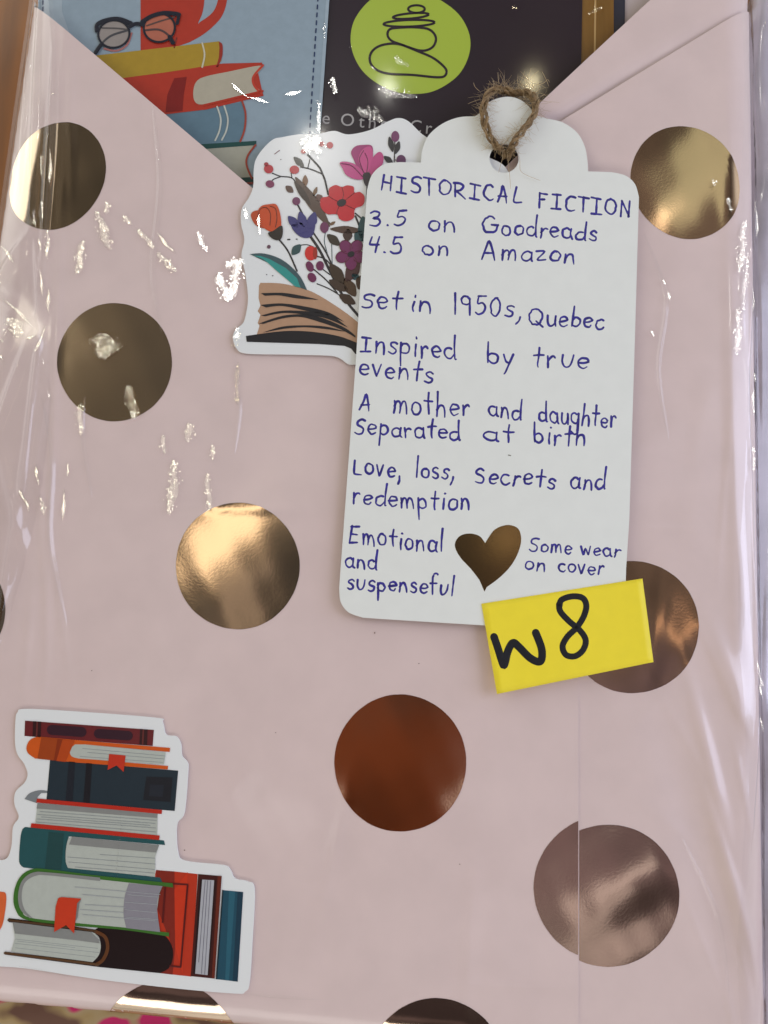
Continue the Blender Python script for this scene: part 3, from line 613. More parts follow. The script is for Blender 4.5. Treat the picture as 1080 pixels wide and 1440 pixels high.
kpart([q4((792, 708), (886, 716), (858, 1126), (762, 1116), (62, 22, 18), 2), q4((808, 730), (856, 733), (830, 1112), (778, 1106), (168, 170, 174), 3), q4((800, 730), (808, 730), (780, 1106), (772, 1106), (30, 14, 16), 3.4), q4((856, 733), (864, 733), (836, 1112), (830, 1112), (36, 14, 14), 3.5)] + lines([((830, 734), (805, 1106)), ((842, 736), (818, 1108)), ((820, 734), (794, 1060))], (110, 110, 120), 2.5) + [q4((870, 715), (886, 716), (858, 1126), (846, 1125), (96, 36, 22), 5)], 'upright brown printed book with white pages')
kpart([q4((888, 772), (972, 780), (950, 1138), (862, 1128), (28, 72, 88), 1.4), q4((915, 775), (940, 777), (915, 1134), (900, 1132), (38, 90, 106), 2), q4((950, 778), (972, 780), (950, 1138), (930, 1136), (22, 54, 70), 2), q4((888, 772), (893, 772), (868, 1128), (862, 1128), (16, 42, 52), 3)], 'upright blue printed book at the right')
kpart([('p', cat([(-60, 770), (0, 778), (24, 790), (20, 860), (0, 930), (-60, 950)]), (206, 96, 50), 2)], None, 'printed_orange_cup')

# ------------------------------------------------------------------ gift tag
tag = thing('gift_tag', 'white cardboard gift tag covered in blue handwriting, hanging from a twine loop', 'gift tag', tuple(P(690, 520, ZF+.001)))
ZT = ZF+.0019
knob = [(675, 159), (684, 147), (696, 139.5), (713, 136), (729, 139), (742, 148), (752, 160)]
outl = cat([(675, 159), (683, 147), (696, 139.5), (713, 136), (729, 139), (742, 148), (753, 162)], False, 5) + cat([(770, 167), (791, 172), (811, 186), (822, 205), (826, 225), (827, 241)], False, 5) \
     + cat([(860, 242), (880, 247), (893, 259), (898.5, 277)], False, 5) + [(893, 470), (885, 730), (880.5, 800), (879, 860)] + cat([(877, 872), (868, 882), (852, 884)], False, 4) + [(800, 884), (682, 879.5), (530, 870)] \
     + cat([(510, 868.5), (490, 861), (479, 846), (477, 826)], False, 5) + [(484, 732), (501, 499), (506, 410), (514, 300)] + cat([(516, 268), (523, 246), (540, 231), (563, 228)], False, 5) + cat([(592, 228.5), (594, 210), (603, 190), (622, 174), (645, 165), (668, 163.5)], False, 5)
holep = ell(709, 222.5, 20.5, 20.5, 0, 32)
mb = MB(); mb.slab(outl, M_TAG, ZT-.00045, ZT, holes=[holep], side=M_WHITE_EDGE); tc_ = mb.build('tag_card', tag)
# single-line handwriting
def arc(cx, cy, rx, ry, a0, a1, n=10): return [(cx+rx*math.cos(R(a0+(a1-a0)*i/n)), cy+ry*math.sin(R(a0+(a1-a0)*i/n))) for i in range(n+1)]
GL = {
 'a': (1.0, [arc(.45, .5, .42, .48, 50, 340), [(.86, .95), (.84, .5), (.88, .12), (1.0, 0)]]),
 'b': (.9, [[(.05, 2.0), (.05, 1), (.08, .02)], arc(.42, .48, .38, .46, 150, -170)]),
 'c': (.8, [arc(.45, .5, .42, .5, 55, 320)]),
 'd': (1.0, [arc(.42, .45, .40, .44, 60, 350), [(.86, 2.0), (.84, 1), (.88, .1), (.98, 0)]]),
 'e': (.85, [[(.05, .5), (.5, .56), (.78, .68)]+arc(.43, .52, .38, .48, 25, 318)]),
 'f': (.7, [arc(.55, 1.6, .28, .38, 50, 180)+[(.26, 1.0), (.25, 0)], [(.02, 1.0), (.6, 1.05)]]),
 'g': (.95, [arc(.42, .5, .4, .46, 60, 350), [(.84, .95), (.85, 0), (.78, -.65), (.45, -.95), (.1, -.75)]]),
 'h': (.95, [[(.08, 2.05), (.08, 1), (.08, 0)], [(.08, .5), (.3, .9), (.62, .92), (.78, .5), (.8, 0)]]),
 'i': (.35, [[(.15, 1.0), (.15, .4), (.2, 0)], [(.18, 1.55), (.2, 1.5)]]),
 'l': (.35, [[(.15, 2.0), (.15, 1), (.17, 0)]]),
 'm': (1.35, [[(.08, .95), (.1, .5), (.08, 0)], [(.08, .5), (.25, .9), (.48, .9), (.6, .5), (.6, .05)], [(.6, .5), (.8, .92), (1.05, .88), (1.15, .4), (1.2, 0)]]),
 'n': (.9, [[(.08, .95), (.1, .5), (.08, 0)], [(.08, .45), (.3, .9), (.6, .9), (.75, .45), (.8, 0)]]),
 'o': (.9, [arc(.43, .5, .4, .48, 80, 445, 16)]),
 'p': (.9, [[(.08, .98), (.08, 0), (.06, -.95)], arc(.42, .52, .38, .44, 150, -160)]),
 'r': (.7, [[(.08, .95), (.1, .4), (.08, 0)], [(.1, .5), (.25, .85), (.45, .98), (.62, .88)]]),
 's': (.75, [[(.66, .88), (.45, 1.0), (.18, .88), (.15, .66), (.4, .52), (.62, .36), (.6, .1), (.35, -.02), (.05, .1)]]),
 't': (.75, [[(.38, 1.75), (.35, 1), (.36, .3), (.4, 0)], [(.0, 1.02), (.4, 1.06), (.75, 1.08)]]),
 'u': (.9, [[(.08, .98), (.08, .4), (.25, .02), (.55, .05), (.76, .4), (.8, .95)], [(.8, .95), (.8, .4), (.86, 0)]]),
 'U': (.9, [[(.08, .98), (.08, .4), (.28, .0), (.58, .05), (.78, .45), (.8, .98)]]),
 'v': (.8, [[(.04, .98), (.3, .05), (.4, .03), (.72, .98)]]),
 'w': (1.15, [[(.04, .98), (.25, .1), (.35, .08), (.55, .75), (.78, .08), (.86, .1), (1.08, .95)]]),
 'y': (.85, [[(.05, .95), (.2, .3), (.4, .15)], [(.76, .98), (.45, .15), (.2, -.75), (.1, -.95)]]),
 'z': (.85, [[(.08, .92), (.72, .98), (.1, .05), (.8, .08)]]),
 ',': (.35, [[(.2, .15), (.15, -.2), (.0, -.55)]]), '.': (.3, [[(.12, .06), (.15, .02)]]),
 '1': (.35, [[(.15, 1.7), (.15, .8), (.18, 0)]]),
 '3': (.85, [[(.1, 1.5), (.4, 1.68), (.7, 1.45), (.62, 1.05), (.32, .9), (.66, .8), (.78, .4), (.5, .03), (.05, .15)]]),
 '4': (.9, [[(.12, 1.6), (.05, .95), (.2, .8), (.75, .85)], [(.72, 1.65), (.66, .8), (.64, 0)]]),
 '5': (.85, [[(.75, 1.65), (.2, 1.6)], [(.22, 1.6), (.15, .95), (.5, 1.02), (.75, .7), (.66, .2), (.3, 0), (.02, .15)]]),
 '9': (.8, [arc(.36, 1.25, .32, .38, 20, 375, 14), [(.68, 1.5), (.68, .8), (.66, 0)]]),
 '0': (.85, [arc(.4, .82, .36, .82, 80, 445, 18)]),
}
CAPS = {
 'H': (.8, [[(.1, 1), (.06, 0)], [(.62, 1), (.6, .03)], [(.08, .5), (.6, .52)]]),
 'I': (.75, [[(.05, .98), (.65, .98)], [(.36, .98), (.34, .02)], [(.02, .02), (.66, .02)]]),
 'S': (.7, [[(.62, .9), (.35, 1.0), (.1, .85), (.12, .62), (.42, .5), (.58, .3), (.5, .06), (.25, 0), (.02, .1)]]),
 'T': (.75, [[(.0, .98), (.7, .96)], [(.36, .98), (.34, .0)]]),
 'O': (.85, [arc(.4, .5, .36, .46, 85, 450, 18)]),
 'R': (.75, [[(.1, .95), (.08, 0)], [(.0, .95), (.4, 1.0), (.58, .78), (.4, .52), (.12, .45), (.35, .3), (.66, .02)]]),
 'C': (.75, [arc(.42, .5, .38, .48, 55, 310)]),
 'A': (.75, [[(.02, 0), (.2, .6), (.34, 1.0), (.5, .5), (.6, .02)], [(.1, .36), (.54, .38)]]),
 'L': (.7, [[(.15, 1), (.1, .15), (.2, .02), (.6, .06)]]),
 'F': (.7, [[(.12, 1.0), (.06, 0)], [(.12, .98), (.62, .96)], [(.1, .55), (.48, .58)]]),
 'N': (.85, [[(.08, 0), (.12, .95)], [(.12, .95), (.6, .02)], [(.6, .02), (.66, 1.0)]]),
 'G': (.95, [arc(.46, .5, .42, .48, 55, 345, 14)+[(.88, .52)], [(.5, .5), (.9, .54)]]),
 'Q': (.95, [arc(.44, .5, .4, .48, 85, 450, 18), [(.5, .25), (.9, -.08)]]),
 'E': (.75, [[(.14, 1.0), (.08, .0)], [(.1, .98), (.6, 1.0)], [(.1, .52), (.52, .54)], [(.08, .02), (.6, .04)]]),
}
def handwrite(text, x0, x1, b0, b1, xh, cap, wd=3.1, name='handwritten_word'):
    adv = []
    for ch in text:
        if ch in CAPS: adv.append(CAPS[ch][0]*cap/xh*1.0)
        else: adv.append(GL[ch][0])
    gap = .28
    tot = sum(adv)+gap*(len(text)-1)
    sx = (x1-x0)/tot; cur = 0; mb = MB()
    for i, ch in enumerate(text):
        A, strokes = CAPS[ch] if ch in CAPS else GL[ch]
        if ch in CAPS: ky = cap; kx = sx*cap/xh
        elif ch in '0123459': ky = cap/1.65; kx = sx
        else: ky = xh; kx = sx
        jy = random.uniform(-.11, .11)*xh; js = random.uniform(.92, 1.09); sk = random.uniform(-.03, .15); rot = random.uniform(-.09, .07)
        for st in strokes:
            pts = []
            for (u, v) in st:
                u2 = u+v*sk+random.uniform(-.035, .035); v2 = v*js+u*rot+random.uniform(-.035, .035)
                X = x0+cur*sx+u2*kx; Y = b0+(b1-b0)*(X-x0)/(x1-x0) - v2*ky + jy
                pts.append((X, Y))
            if len(pts) > 2: pts = cat(pts, False, 4)
            ph = random.uniform(0, 6)
            mb.stroke(pts, wd*random.uniform(.92, 1.08), M_INKPEN, ZT+.000012, h=.000012, wfun=lambda q, ph=ph: (.92+.16*math.sin(q*6+ph)+.06*math.sin(q*19+ph))*(1.0 if q < .75 else 1-.35*(q-.75)/.25))
        cur += adv[i]+gap
    mb.build(name, tag)
WORDS = [('HISTORICAL', 536, 735, 267, 287, 14, 22), ('FICTION', 757, 889, 293, 304, 14, 20.5), ('3.5', 519, 571, 317, 316, 13, 20), ('on', 602, 641, 323, 325, 13, 20), ('Goodreads', 677, 839, 328, 338, 13, 23),
 ('4.5', 516, 565, 356, 357, 13, 23), ('on', 594, 631, 358, 361, 13, 20), ('Amazon', 677, 808, 363, 370, 13, 24), ('Set', 509, 564, 434, 436, 14.5, 20), ('in', 577, 607, 437, 441, 14, 20), ('1950s,', 637, 734, 441, 447, 14, 25), ('Quebec', 743, 849, 457, 463, 14, 22),
 ('Inspired', 507, 641, 494, 506, 15, 20), ('by', 685, 724, 509, 512, 14, 20), ('trUe', 749, 828, 514, 518, 15, 20), ('events', 505, 609, 527, 537, 14, 20), ('A', 505, 523, 578, 579, 14, 23), ('mother', 553, 661, 580, 586, 15.5, 20), ('and', 687, 733, 586, 591, 14, 20),
 ('daughter', 758, 867, 593, 601, 14, 20), ('Separated', 499, 647, 609, 619, 13.5, 19), ('at', 680, 723, 619, 622, 13, 20), ('birth', 751, 824, 623, 628, 14, 20), ('Love,', 496, 564, 665, 672, 14, 20), ('loss,', 584, 639, 671, 674, 13, 20), ('Secrets', 668, 781, 678, 686, 14, 19), ('and', 802, 851, 687, 689, 14, 20),
 ('redemption', 496, 661, 709, 718, 14, 20), ('Emotional', 490, 623, 764, 776, 14, 23), ('and', 485, 530, 797, 802, 13, 20), ('sUspensefUl', 488, 638, 829, 836, 13, 20), ('Some', 744, 804, 775, 779, 10.5, 17), ('wear', 817, 872, 780, 784, 10.5, 16), ('on', 738, 767, 800, 802, 10.5, 16), ('coVer', 785, 849, 804, 808, 10.5, 16)]
for t_, a, b_, c, d, e, f in WORDS: handwrite(t_.replace('V', 'v'), a, b_, c, d, e*1.05, f*1.02, wd=3.25 if e > 12 else 2.9)
mb = MB(); mb.stroke([(715, 640), (718, 640.6)], 1.6, mat('grey_speck', (120, 120, 110)), ZT+.000012); mb.build('pen_speck', tag)
Z9 = tr(2.25, 460, 640)
heart = Z9(cat([(500, 278), (482, 256), (450, 248), (420, 256), (405, 278), (408, 300), (425, 328), (455, 360), (482, 395)], False)+[(498, 432)]+cat([(505, 418), (545, 388), (580, 352), (604, 310), (614, 270), (608, 238), (590, 224), (562, 222), (530, 236), (510, 262)], False))
mb = MB(); mb.slab(heart, mat('dark_gold_foil', (0, 0, 1), rough=.13, metal=1, raw=(.66, .46, .24, 1), bump=.000003, bscale=1800), ZT-.0001, ZT+.00003); mb.build('foil_heart', tag)

# ------------------------------------------------------------------ yellow note
note = thing('yellow_note', 'small yellow paper note marked w8 in thick black marker, over the tag corner', 'note', tuple(P(800, 895, ZF+.002)))
def nz(u, v): return ZT+.00014+.0007*max(0, v-.5)**2*2+.0009*max(0, u-.75)**2*4+.0004*max(0, .12-u)*8*(v)
vs, fs = [], []
A_, B_, C_, D_ = (677, 849), (903.5, 813.5), (919, 931), (699, 976)
NU, NV_ = 24, 14
def notept(u, v):
    x = (A_[0]*(1-u)+B_[0]*u)*(1-v)+(D_[0]*(1-u)+C_[0]*u)*v; y = (A_[1]*(1-u)+B_[1]*u)*(1-v)+(D_[1]*(1-u)+C_[1]*u)*v
    return x, y
for j in range(NV_+1):
    for i in range(NU+1):
        x, y = notept(i/NU, j/NV_); vs.append(P(x, y, nz(i/NU, j/NV_)))
for j in range(NV_):
    for i in range(NU):
        a = j*(NU+1)+i; fs.append((a, a+NU+1, a+NU+2, a+1))
no_ = link_mesh('note_paper', vs, fs, [M_YEL], [0]*len(fs), note, smooth=True)
sm = no_.modifiers.new('thickness', 'SOLIDIFY'); sm.thickness = .00012; sm.offset = -1
def invnote(x, y):   # photo pixel to note coordinates
    u, v = .5, .5
    for _ in range(12):
        X, Y = notept(u, v); e = 1e-3
        X1, Y1 = notept(u+e, v); X2, Y2 = notept(u, v+e)
        a, b_, c, d = (X1-X)/e, (X2-X)/e, (Y1-Y)/e, (Y2-Y)/e; det = a*d-b_*c
        rx, ry = x-X, y-Y
        u += (rx*d-b_*ry)/det; v += (a*ry-c*rx)/det
    return u, v
def notemark(pts, wd):
    mb = MB(); mb.stroke(Z9(cat(pts, False, 8)), wd, M_MARK, ZT, h=.00002)
    inv = []
    for p in mb.v:                                   # lay the line on the bent note
        d = p-CAM; bump_ = p.z-ZT
        z = ZT+.0006
        for _ in range(3):
            q = CAM+d*((z-CAM.z)/d.z)
            pl = ROT.transposed() @ (q-CAM); px = 540+FPX*pl.x/-pl.z; py = 720-FPX*pl.y/-pl.z
            u, v = invnote(px, py); z = nz(u, v)
        inv.append(Vector((q.x, q.y, z+.00003+bump_)))
    mb.v = inv; mb.build('marker_digit' if wd < 8.6 else 'marker_letter', note)
notemark([(528, 575), (540, 610), (556, 660), (562, 660), (572, 620), (588, 594), (606, 606), (640, 640), (668, 654), (679, 644), (678, 610), (660, 562)], 10.8)
notemark([(735, 478), (742, 458), (775, 447), (808, 452), (820, 476), (812, 510), (790, 545), (760, 575), (745, 605), (756, 632), (785, 636), (810, 616), (818, 585), (800, 555), (765, 525), (738, 495), (734, 472)], 8.55)

# ------------------------------------------------------------------ jute twine
tw = thing('jute_twine', 'loop of fuzzy brown jute twine threaded through the hole of the tag', 'twine', tuple(P(712, 170, ZT)))
# path: (px, py, height) - up the left, over behind the top of the tag, down the right
path = [(711, 222, ZT-.0016), (705, 212, ZT-.0002), (696, 202, ZT+.0011), (686, 184, ZT+.0014), (681, 163, ZT+.0013), (682, 143, ZT+.0010), (691, 129, ZT+.0001), (706, 127, ZT-.0011), (722, 131, ZT-.0013), (738, 130, ZT-.0009), (750, 136, ZT+.0003), (754, 152, ZT+.0012), (744, 173, ZT+.0015), (731, 188, ZT+.0015), (722, 202, ZT+.0012), (717, 213, ZT+.0001), (713, 224, ZT-.0014)]
ctr = []
P3 = [P(a, b_, z) for a, b_, z in path]
def cr3(pts, n):
    o = []
    for i in range(len(pts)-1):
        p0, p1, p2, p3 = pts[max(0, i-1)], pts[i], pts[i+1], pts[min(len(pts)-1, i+2)]
        for k in range(n):
            t = k/n; o.append(0.5*((2*p1)+(p2-p0)*t+(2*p0-5*p1+4*p2-p3)*t*t+(3*p1-3*p2+p3-p0)*t**3))
    o.append(pts[-1]); return o
C3 = cr3(P3, 9)
def tube(v, f, pts, r, sides=4, taper=True):
    b = len(v); n = len(pts)
    for i, p in enumerate(pts):
        d = (pts[min(n-1, i+1)]-pts[max(0, i-1)]).normalized()
        x = d.cross(Vector((0, 0, 1)));  x = x.normalized() if x.length > 1e-4 else Vector((1, 0, 0)); y = d.cross(x)
        rr = r*(1-.6*(abs(2*i/(n-1)-1)**4) if taper else 1)
        for k in range(sides):
            a = 2*math.pi*k/sides; v.append(p+x*math.cos(a)*rr+y*math.sin(a)*rr)
    for i in range(n-1):
        for k in range(sides):
            k2 = (k+1) % sides; f.append((b+i*sides+k, b+i*sides+k2, b+(i+1)*sides+k2, b+(i+1)*sides+k))
frames = []
prev = Vector((0, 0, 1))
for i, p in enumerate(C3):
    d = (C3[min(len(C3)-1, i+1)]-C3[max(0, i-1)]).normalized()
    x = (prev-d*prev.dot(d)).normalized(); prev = x; frames.append((p, d, x, d.cross(x)))
for ply in range(3):
    v, f = [], []
    for fi in range(26):
        ro, ao = random.uniform(0, 1)**.5*.00034, random.uniform(0, 6.28)
        fr = random.uniform(-5, 5); pts = []
        for i, (p, d, x, y) in enumerate(frames):
            A = ply*2.094+i*.27
            sp = 1+.25*math.sin(i*.21+ply)
            c = p+(x*math.cos(A)+y*math.sin(A))*.00056*sp
            B = ao+i*.2+.3*math.sin(i*.1+fr)
            pts.append(c+(x*math.cos(B)+y*math.sin(B))*ro*(1+.25*math.sin(i*.33+fr)))
        a = random.choice([0, 0, random.randint(0, 40)]); b_ = len(pts)-random.choice([0, 0, random.randint(0, 40)])
        tube(v, f, pts[a:b_], random.uniform(.00005, .00012))
    link_mesh('twine_ply', v, f, [M_TWINE], [0]*len(f), tw, smooth=True)
v, f = [], []
for i in range(620):
    k = random.randrange(8, len(frames)-8); p, d, x, y = frames[k]
    a = random.uniform(0, 6.28); pos = p+(x*math.cos(a)+y*math.sin(a))*.0009
    dr = (d*random.choice([-1, 1])*random.uniform(.3, 1.2)+x*random.gauss(0, .7)+y*random.gauss(0, .7)+Vector((0, 0, .15))).normalized()
    L = random.uniform(.0010, .0042)*(1.4 if 60 < k < 95 else 1); n = 7; pts = [pos]
    cv = Vector((random.gauss(0, 1), random.gauss(0, 1), random.gauss(0, .5)))*.8
    for s in range(n):
        dr = (dr+cv*.35+Vector((random.gauss(0, .1), random.gauss(0, .1), random.gauss(0, .05)))).normalized()
        q = pts[-1]+dr*L/n
        if q.z < ZT+.0001 and q.z > ZT-.0006: q.z = ZT+.0001
        pts.append(q)
    tube(v, f, pts, random.uniform(.000016, .000036), 3)
fz = link_mesh('fuzz', v, f, [M_FUZZ], [0]*len(f), tw); fz['kind'] = 'stuff'
for pts in ([(706, 208), (707, 220), (704, 232), (701, 243)], [(713, 212), (715, 232), (717, 250), (718, 266)], [(728, 212), (731, 225), (732, 240), (742, 247), (752, 251), (760, 254)], [(676, 139), (665, 143), (658, 146)], [(674, 128), (668, 122), (666, 116)], [(752, 120), (764, 117), (770, 112), (773, 116)], [(762, 100), (768, 112), (772, 122)]):
    v, f = [], []; tube(v, f, cr3([P(a, b_, ZT+.0004+.0002*random.random()) for a, b_ in pts], 5), .00005, 4)
    link_mesh('loose_fibre', v, f, [M_FUZZ], [0]*len(f), tw, smooth=True)

# ------------------------------------------------------------------ clear plastic sleeve
slv = thing('cellophane_sleeve', 'crinkled clear cellophane sleeve around the pink book, with bright glints on its creases', 'plastic sleeve', (0, 0, 0))
def film_strip(x0, x1f, y0, y1, folds, step=4, lift=.0008, m=M_FILM):
    ysn = frange(y0, y1, 8); v = []; f = []; n = 44
    for y in ysn:
        x1 = x1f(y)
        for i in range(n):
            xs_ = max(x0, xl(y)-10) if x0 < 500 else x0
            x = xs_+(x1-xs_)*(i/(n-1))**.8
            z = hz(max(x, xl(y)), y)+lift*min(1, (n-1-i)/4 if x0 < 500 else i/4)+.0003
            if x < xl(y): z = hz(xl(y), y)+lift - (xl(y)-x)*PX*.6
            if x > xr(y): z = hz(xr(y), y)+lift - (x-xr(y))*PX*.5
            for (cx, cy, sx, sy, a, r) in folds: z += g(x, y, cx, cy, sx, sy, a, r)
            p = P(x, y); p.z = max(z, .0012); v.append(p)
    for j in range(len(ysn)-1):
        for i in range(n-1): f.append((j*n+i, (j+1)*n+i, (j+1)*n+i+1, j*n+i+1))
    link_mesh('film_fold', v, f, [m], [0]*len(f), slv, smooth=True)
film_strip(-110, lambda y: 74+9*math.sin(y*.011)-(max(0, y-560)*.19), -60, 1180, [(70, 250, 4, 220, .0011, 3), (52, 120, 4, 160, .0009, 2), (30, 430, 6, 70, .0015, -50), (20, 700, 5, 110, .0010, -14), (45, 600, 4, 140, .0009, 6), (10, 380, 6, 60, .0013, 35), (38, 100, 5, 120, .001, 4),
    (22, 540, 5, 80, .0010, 20), (8, 480, 14, 14, .0012, 0), (34, 470, 5, 40, .001, -75), (15, 800, 5, 120, .0009, 8), (2, 960, 6, 90, .001, -6), (58, 420, 3, 90, .0008, -4)])
film_strip(1140, lambda y: 1040+6*math.sin(y*.013), -60, 1500, [(1056, 400, 4, 200, .0010, 3), (1070, 300, 5, 160, .0012, -2), (1064, 900, 4, 200, .0010, -4), (1074, 1200, 5, 200, .001, 2), (1050, 600, 3, 150, .0008, -3), (1060, 1080, 4, 120, .0009, 5), (1066, 80, 4, 110, .001, -5)])
# two long loose creases of the film on the front
M_HAZE_FILM = film_material('soft_cellophane', 0.04, 0.22, 0.00001, 500)
def crease(pts, wd, amp):
    pp = resample(pts, 5); v, f = [], []; n = 9
    for k, (x, y) in enumerate(pp):
        a = pp[max(0, k-1)]; c = pp[min(len(pp)-1, k+1)]; l = math.hypot(c[0]-a[0], c[1]-a[1]); nx, ny = -(c[1]-a[1])/l, (c[0]-a[0])/l
        e = math.sin(math.pi*min(1, max(.02, k/(len(pp)-1))))**.5
        for j in range(n):
            t = -1+2*j/(n-1); X, Y = x+nx*t*wd/2*e, y+ny*t*wd/2*e
            p = P(X, Y); p.z = LIFT(X, Y)-.0002+amp*(1-t*t)**2*e; v.append(p)
    for k in range(len(pp)-1):
        for j in range(n-1): a = k*n+j; f.append((a, a+n, a+n+1, a+1))
    link_mesh('film_crease', v, f, [M_FILM], [0]*len(f), slv, smooth=True)
def glint(x0, y0, x1, y1, wd, lamp=None, parts=None):
    """a raised crease of the film: short facets that face a ceiling lamp"""
    L = math.hypot(x1-x0, y1-y0); n = parts or max(1, int(round(L/17)))
    v, f = [], []
    ux, uy = (x1-x0)/L, (y1-y0)/L; nx, ny = -uy, ux
    sd = random.uniform(0, 9)
    for s in range(n):
        a0 = s/n; a1 = (s+1)/n; am = (a0+a1)/2
        cx, cy = x0+(x1-x0)*am, y0+(y1-y0)*am
        c3 = P(cx, cy)
        lp = LAMPS[lamp] if lamp is not None else min(LAMPS, key=lambda q: ((q-c3).normalized()+(CAM-c3).normalized()).normalized().angle(Vector((0, 0, 1))))
        h = ((lp-c3).normalized()+(CAM-c3).normalized()).normalized()
        gx, gy = -h.x/h.z, -h.y/h.z
        base = len(v); nu, nw = 6, 5
        for i in range(nu+1):
            S = a0+(a1-a0)*(i/nu*1.04-.02); S = min(1, max(0, S))
            ww = wd/2*math.sqrt(max(.02, 1-(2*S-1)**2))*(1+.3*math.sin(S*9+sd)); off = wd*.22*math.sin(S*6+sd)*min(1, L/40)
            for j in range(nw+1):
                t = -1+2*j/nw; X, Y = x0+(x1-x0)*S+nx*(t*ww+off), y0+(y1-y0)*S+ny*(t*ww+off)
                p = P(X, Y); q = -1+2*i/nu
                p.z = gx*(p.x-c3.x)+gy*(p.y-c3.y)+wd/2*PX*.018*(1-t*t)+L/n/2*PX*.006*(1-q*q)
                v.append(p)
        zmin = min(p.z for p in v[base:]); surf = LIFT(cx, cy)
        for p in v[base:]: p.z += surf-zmin
        for i in range(nu):
            for j in range(nw):
                a = base+i*(nw+1)+j; f.append((a, a+nw+1, a+nw+2, a+1))
    nbase = len(f)
    if wd >= 5:                                    # tiny crinkle facets scattered along the crease
        for _ in range(int(L*wd/10)):
            S = random.random(); e = math.sqrt(max(0, 1-(2*S-1)**2)); t = random.gauss(0, .55)*e
            X, Y = x0+(x1-x0)*S+nx*t*wd*.75, y0+(y1-y0)*S+ny*t*wd*.75; c3 = P(X, Y)
            lp = LAMPS[lamp] if lamp is not None else min(LAMPS, key=lambda q: ((q-c3).normalized()+(CAM-c3).normalized()).normalized().angle(Vector((0, 0, 1))))
            h = ((lp-c3).normalized()+(CAM-c3).normalized()).normalized()+Vector((random.gauss(0, .014), random.gauss(0, .014), 0))
            gx, gy = -h.x/h.z, -h.y/h.z; b = len(v); a_ = random.uniform(0, 3.14); r1, r2 = random.uniform(.9, 2.4), random.uniform(.5, 1.1)
            zz = LIFT(X, Y)+.00035
            for k in range(6):
                th = k*math.pi/3; ex, ey = math.cos(th)*r1, math.sin(th)*r2
                p = P(X+ex*math.cos(a_)-ey*math.sin(a_), Y-(ex*math.sin(a_)+ey*math.cos(a_))); p.z = zz+gx*(p.x-c3.x)+gy*(p.y-c3.y); v.append(p)
            f.append(tuple(b+k for k in range(6)))
        mi = [0]*nbase+[1]*(len(f)-nbase)
    else: mi = [1]*len(f)
    o = link_mesh('film_crease', v, f, [M_GLINT_SOFT, M_GLINT], mi, slv, smooth=True)
    if wd >= 5: o['kind'] = 'stuff'
    return o
def LIFT(x, y):
    if inpoly((x, y), outl_fl): return ZS+.0003
    if inpoly((x, y), NOTCH): return ZB+.0004
    return hz(x, y)+.0005
outl_fl = T4([(900, 1365), (655, 1366), (50, 1285), (45, 1180), (103, 1085), (96, 870), (74, 600), (140, 400), (155, 250), (250, 140)])+[(448, 188), (560, 166), (640, 206)]
for a in [(72, 212, 72, 263, 4.5), (60, 217, 59, 250, 3), (61, 283, 61, 310, 3), (48, 300, 51, 322, 3), (68, 322, 68.5, 367, 5), (56, 338, 59, 354, 3), (57, 380, 62, 420, 3), (69, 407, 70, 443, 4.5), (66, 460, 50, 498, 3),
          (5, 420, 48, 460, 3.5), (12, 450, 34, 473, 17), (2, 345, 20, 370, 4), (0, 478, 6, 482, 4), (0, 500, 5, 506, 4), (38, 478, 52, 472, 3), (136, 300, 158, 353, 11), (152, 288, 150, 303, 7), (109, 387, 120, 340, 10), (175, 307, 188, 318, 6),
          (195, 325, 218, 352, 6), (222, 330, 247, 358, 4), (223, 358, 247, 385, 9), (278, 327, 292, 357, 6), (309, 385, 322, 427, 13), (322, 425, 341, 366, 12), (318, 376, 338, 368, 12),
          (115, 568, 115, 613, 8), (182, 543, 191, 590, 11), (335, 510, 334, 570, 5.5), (267, 596, 266, 622, 9), (231, 613, 232, 640, 6), (300, 627, 300, 647, 5), (247, 649, 240, 724, 12), (293, 667, 295, 718, 7),
          (97, 653, 97, 671, 3), (92, 689, 90, 733, 4), (52, 655, 56, 682, 4), (29, 689, 44, 720, 4), (59, 698, 64, 726, 5), (1048, 312, 1038, 385, 9), (1052, 354, 1045, 437, 5), (1064, 400, 1064, 434, 3), (1038, 434, 1034, 500, 9), (1074, 267, 1075, 323, 4),
          (1069, 930, 1077, 982, 4), (1077, 1010, 1078, 1030, 3), (468, 100, 470, 125, 8), (530, 118, 587, 130, 9), (555, 73, 575, 86, 8), (502, 145, 540, 165, 10), (508, 150, 535, 150, 8), (398, 127, 424, 120, 4.5), (323, 110, 345, 129, 3.5), (345, 129, 378, 137, 3.5),
          (455, 22, 456, 45, 3), (830, 12, 848, 2, 5), (722, 1, 730, 4, 4), (739, 120, 752, 108, 11), (741, 126, 748, 122, 6), (75, 133, 77, 136, 3), (491, 57, 492, 59, 3), (446, 135, 449, 184, 5), (336, 465, 331, 492, 7), (143, 472, 150, 506, 26), (158, 478, 162, 498, 14), (931, 395, 934, 402, 4), (938, 412, 941, 424, 4), (914, 466, 919, 474, 4), (1063, 545, 1062, 582, 4), (1066, 520, 1067, 534, 3), (1062, 626, 1061, 662, 5), (448, 196, 430, 218, 26), (346, 295, 348, 312, 5), (365, 305, 366, 335, 4), (1000, 254, 1003, 264, 5), (1022, 280, 1026, 300, 5)]:
    glint(*a)

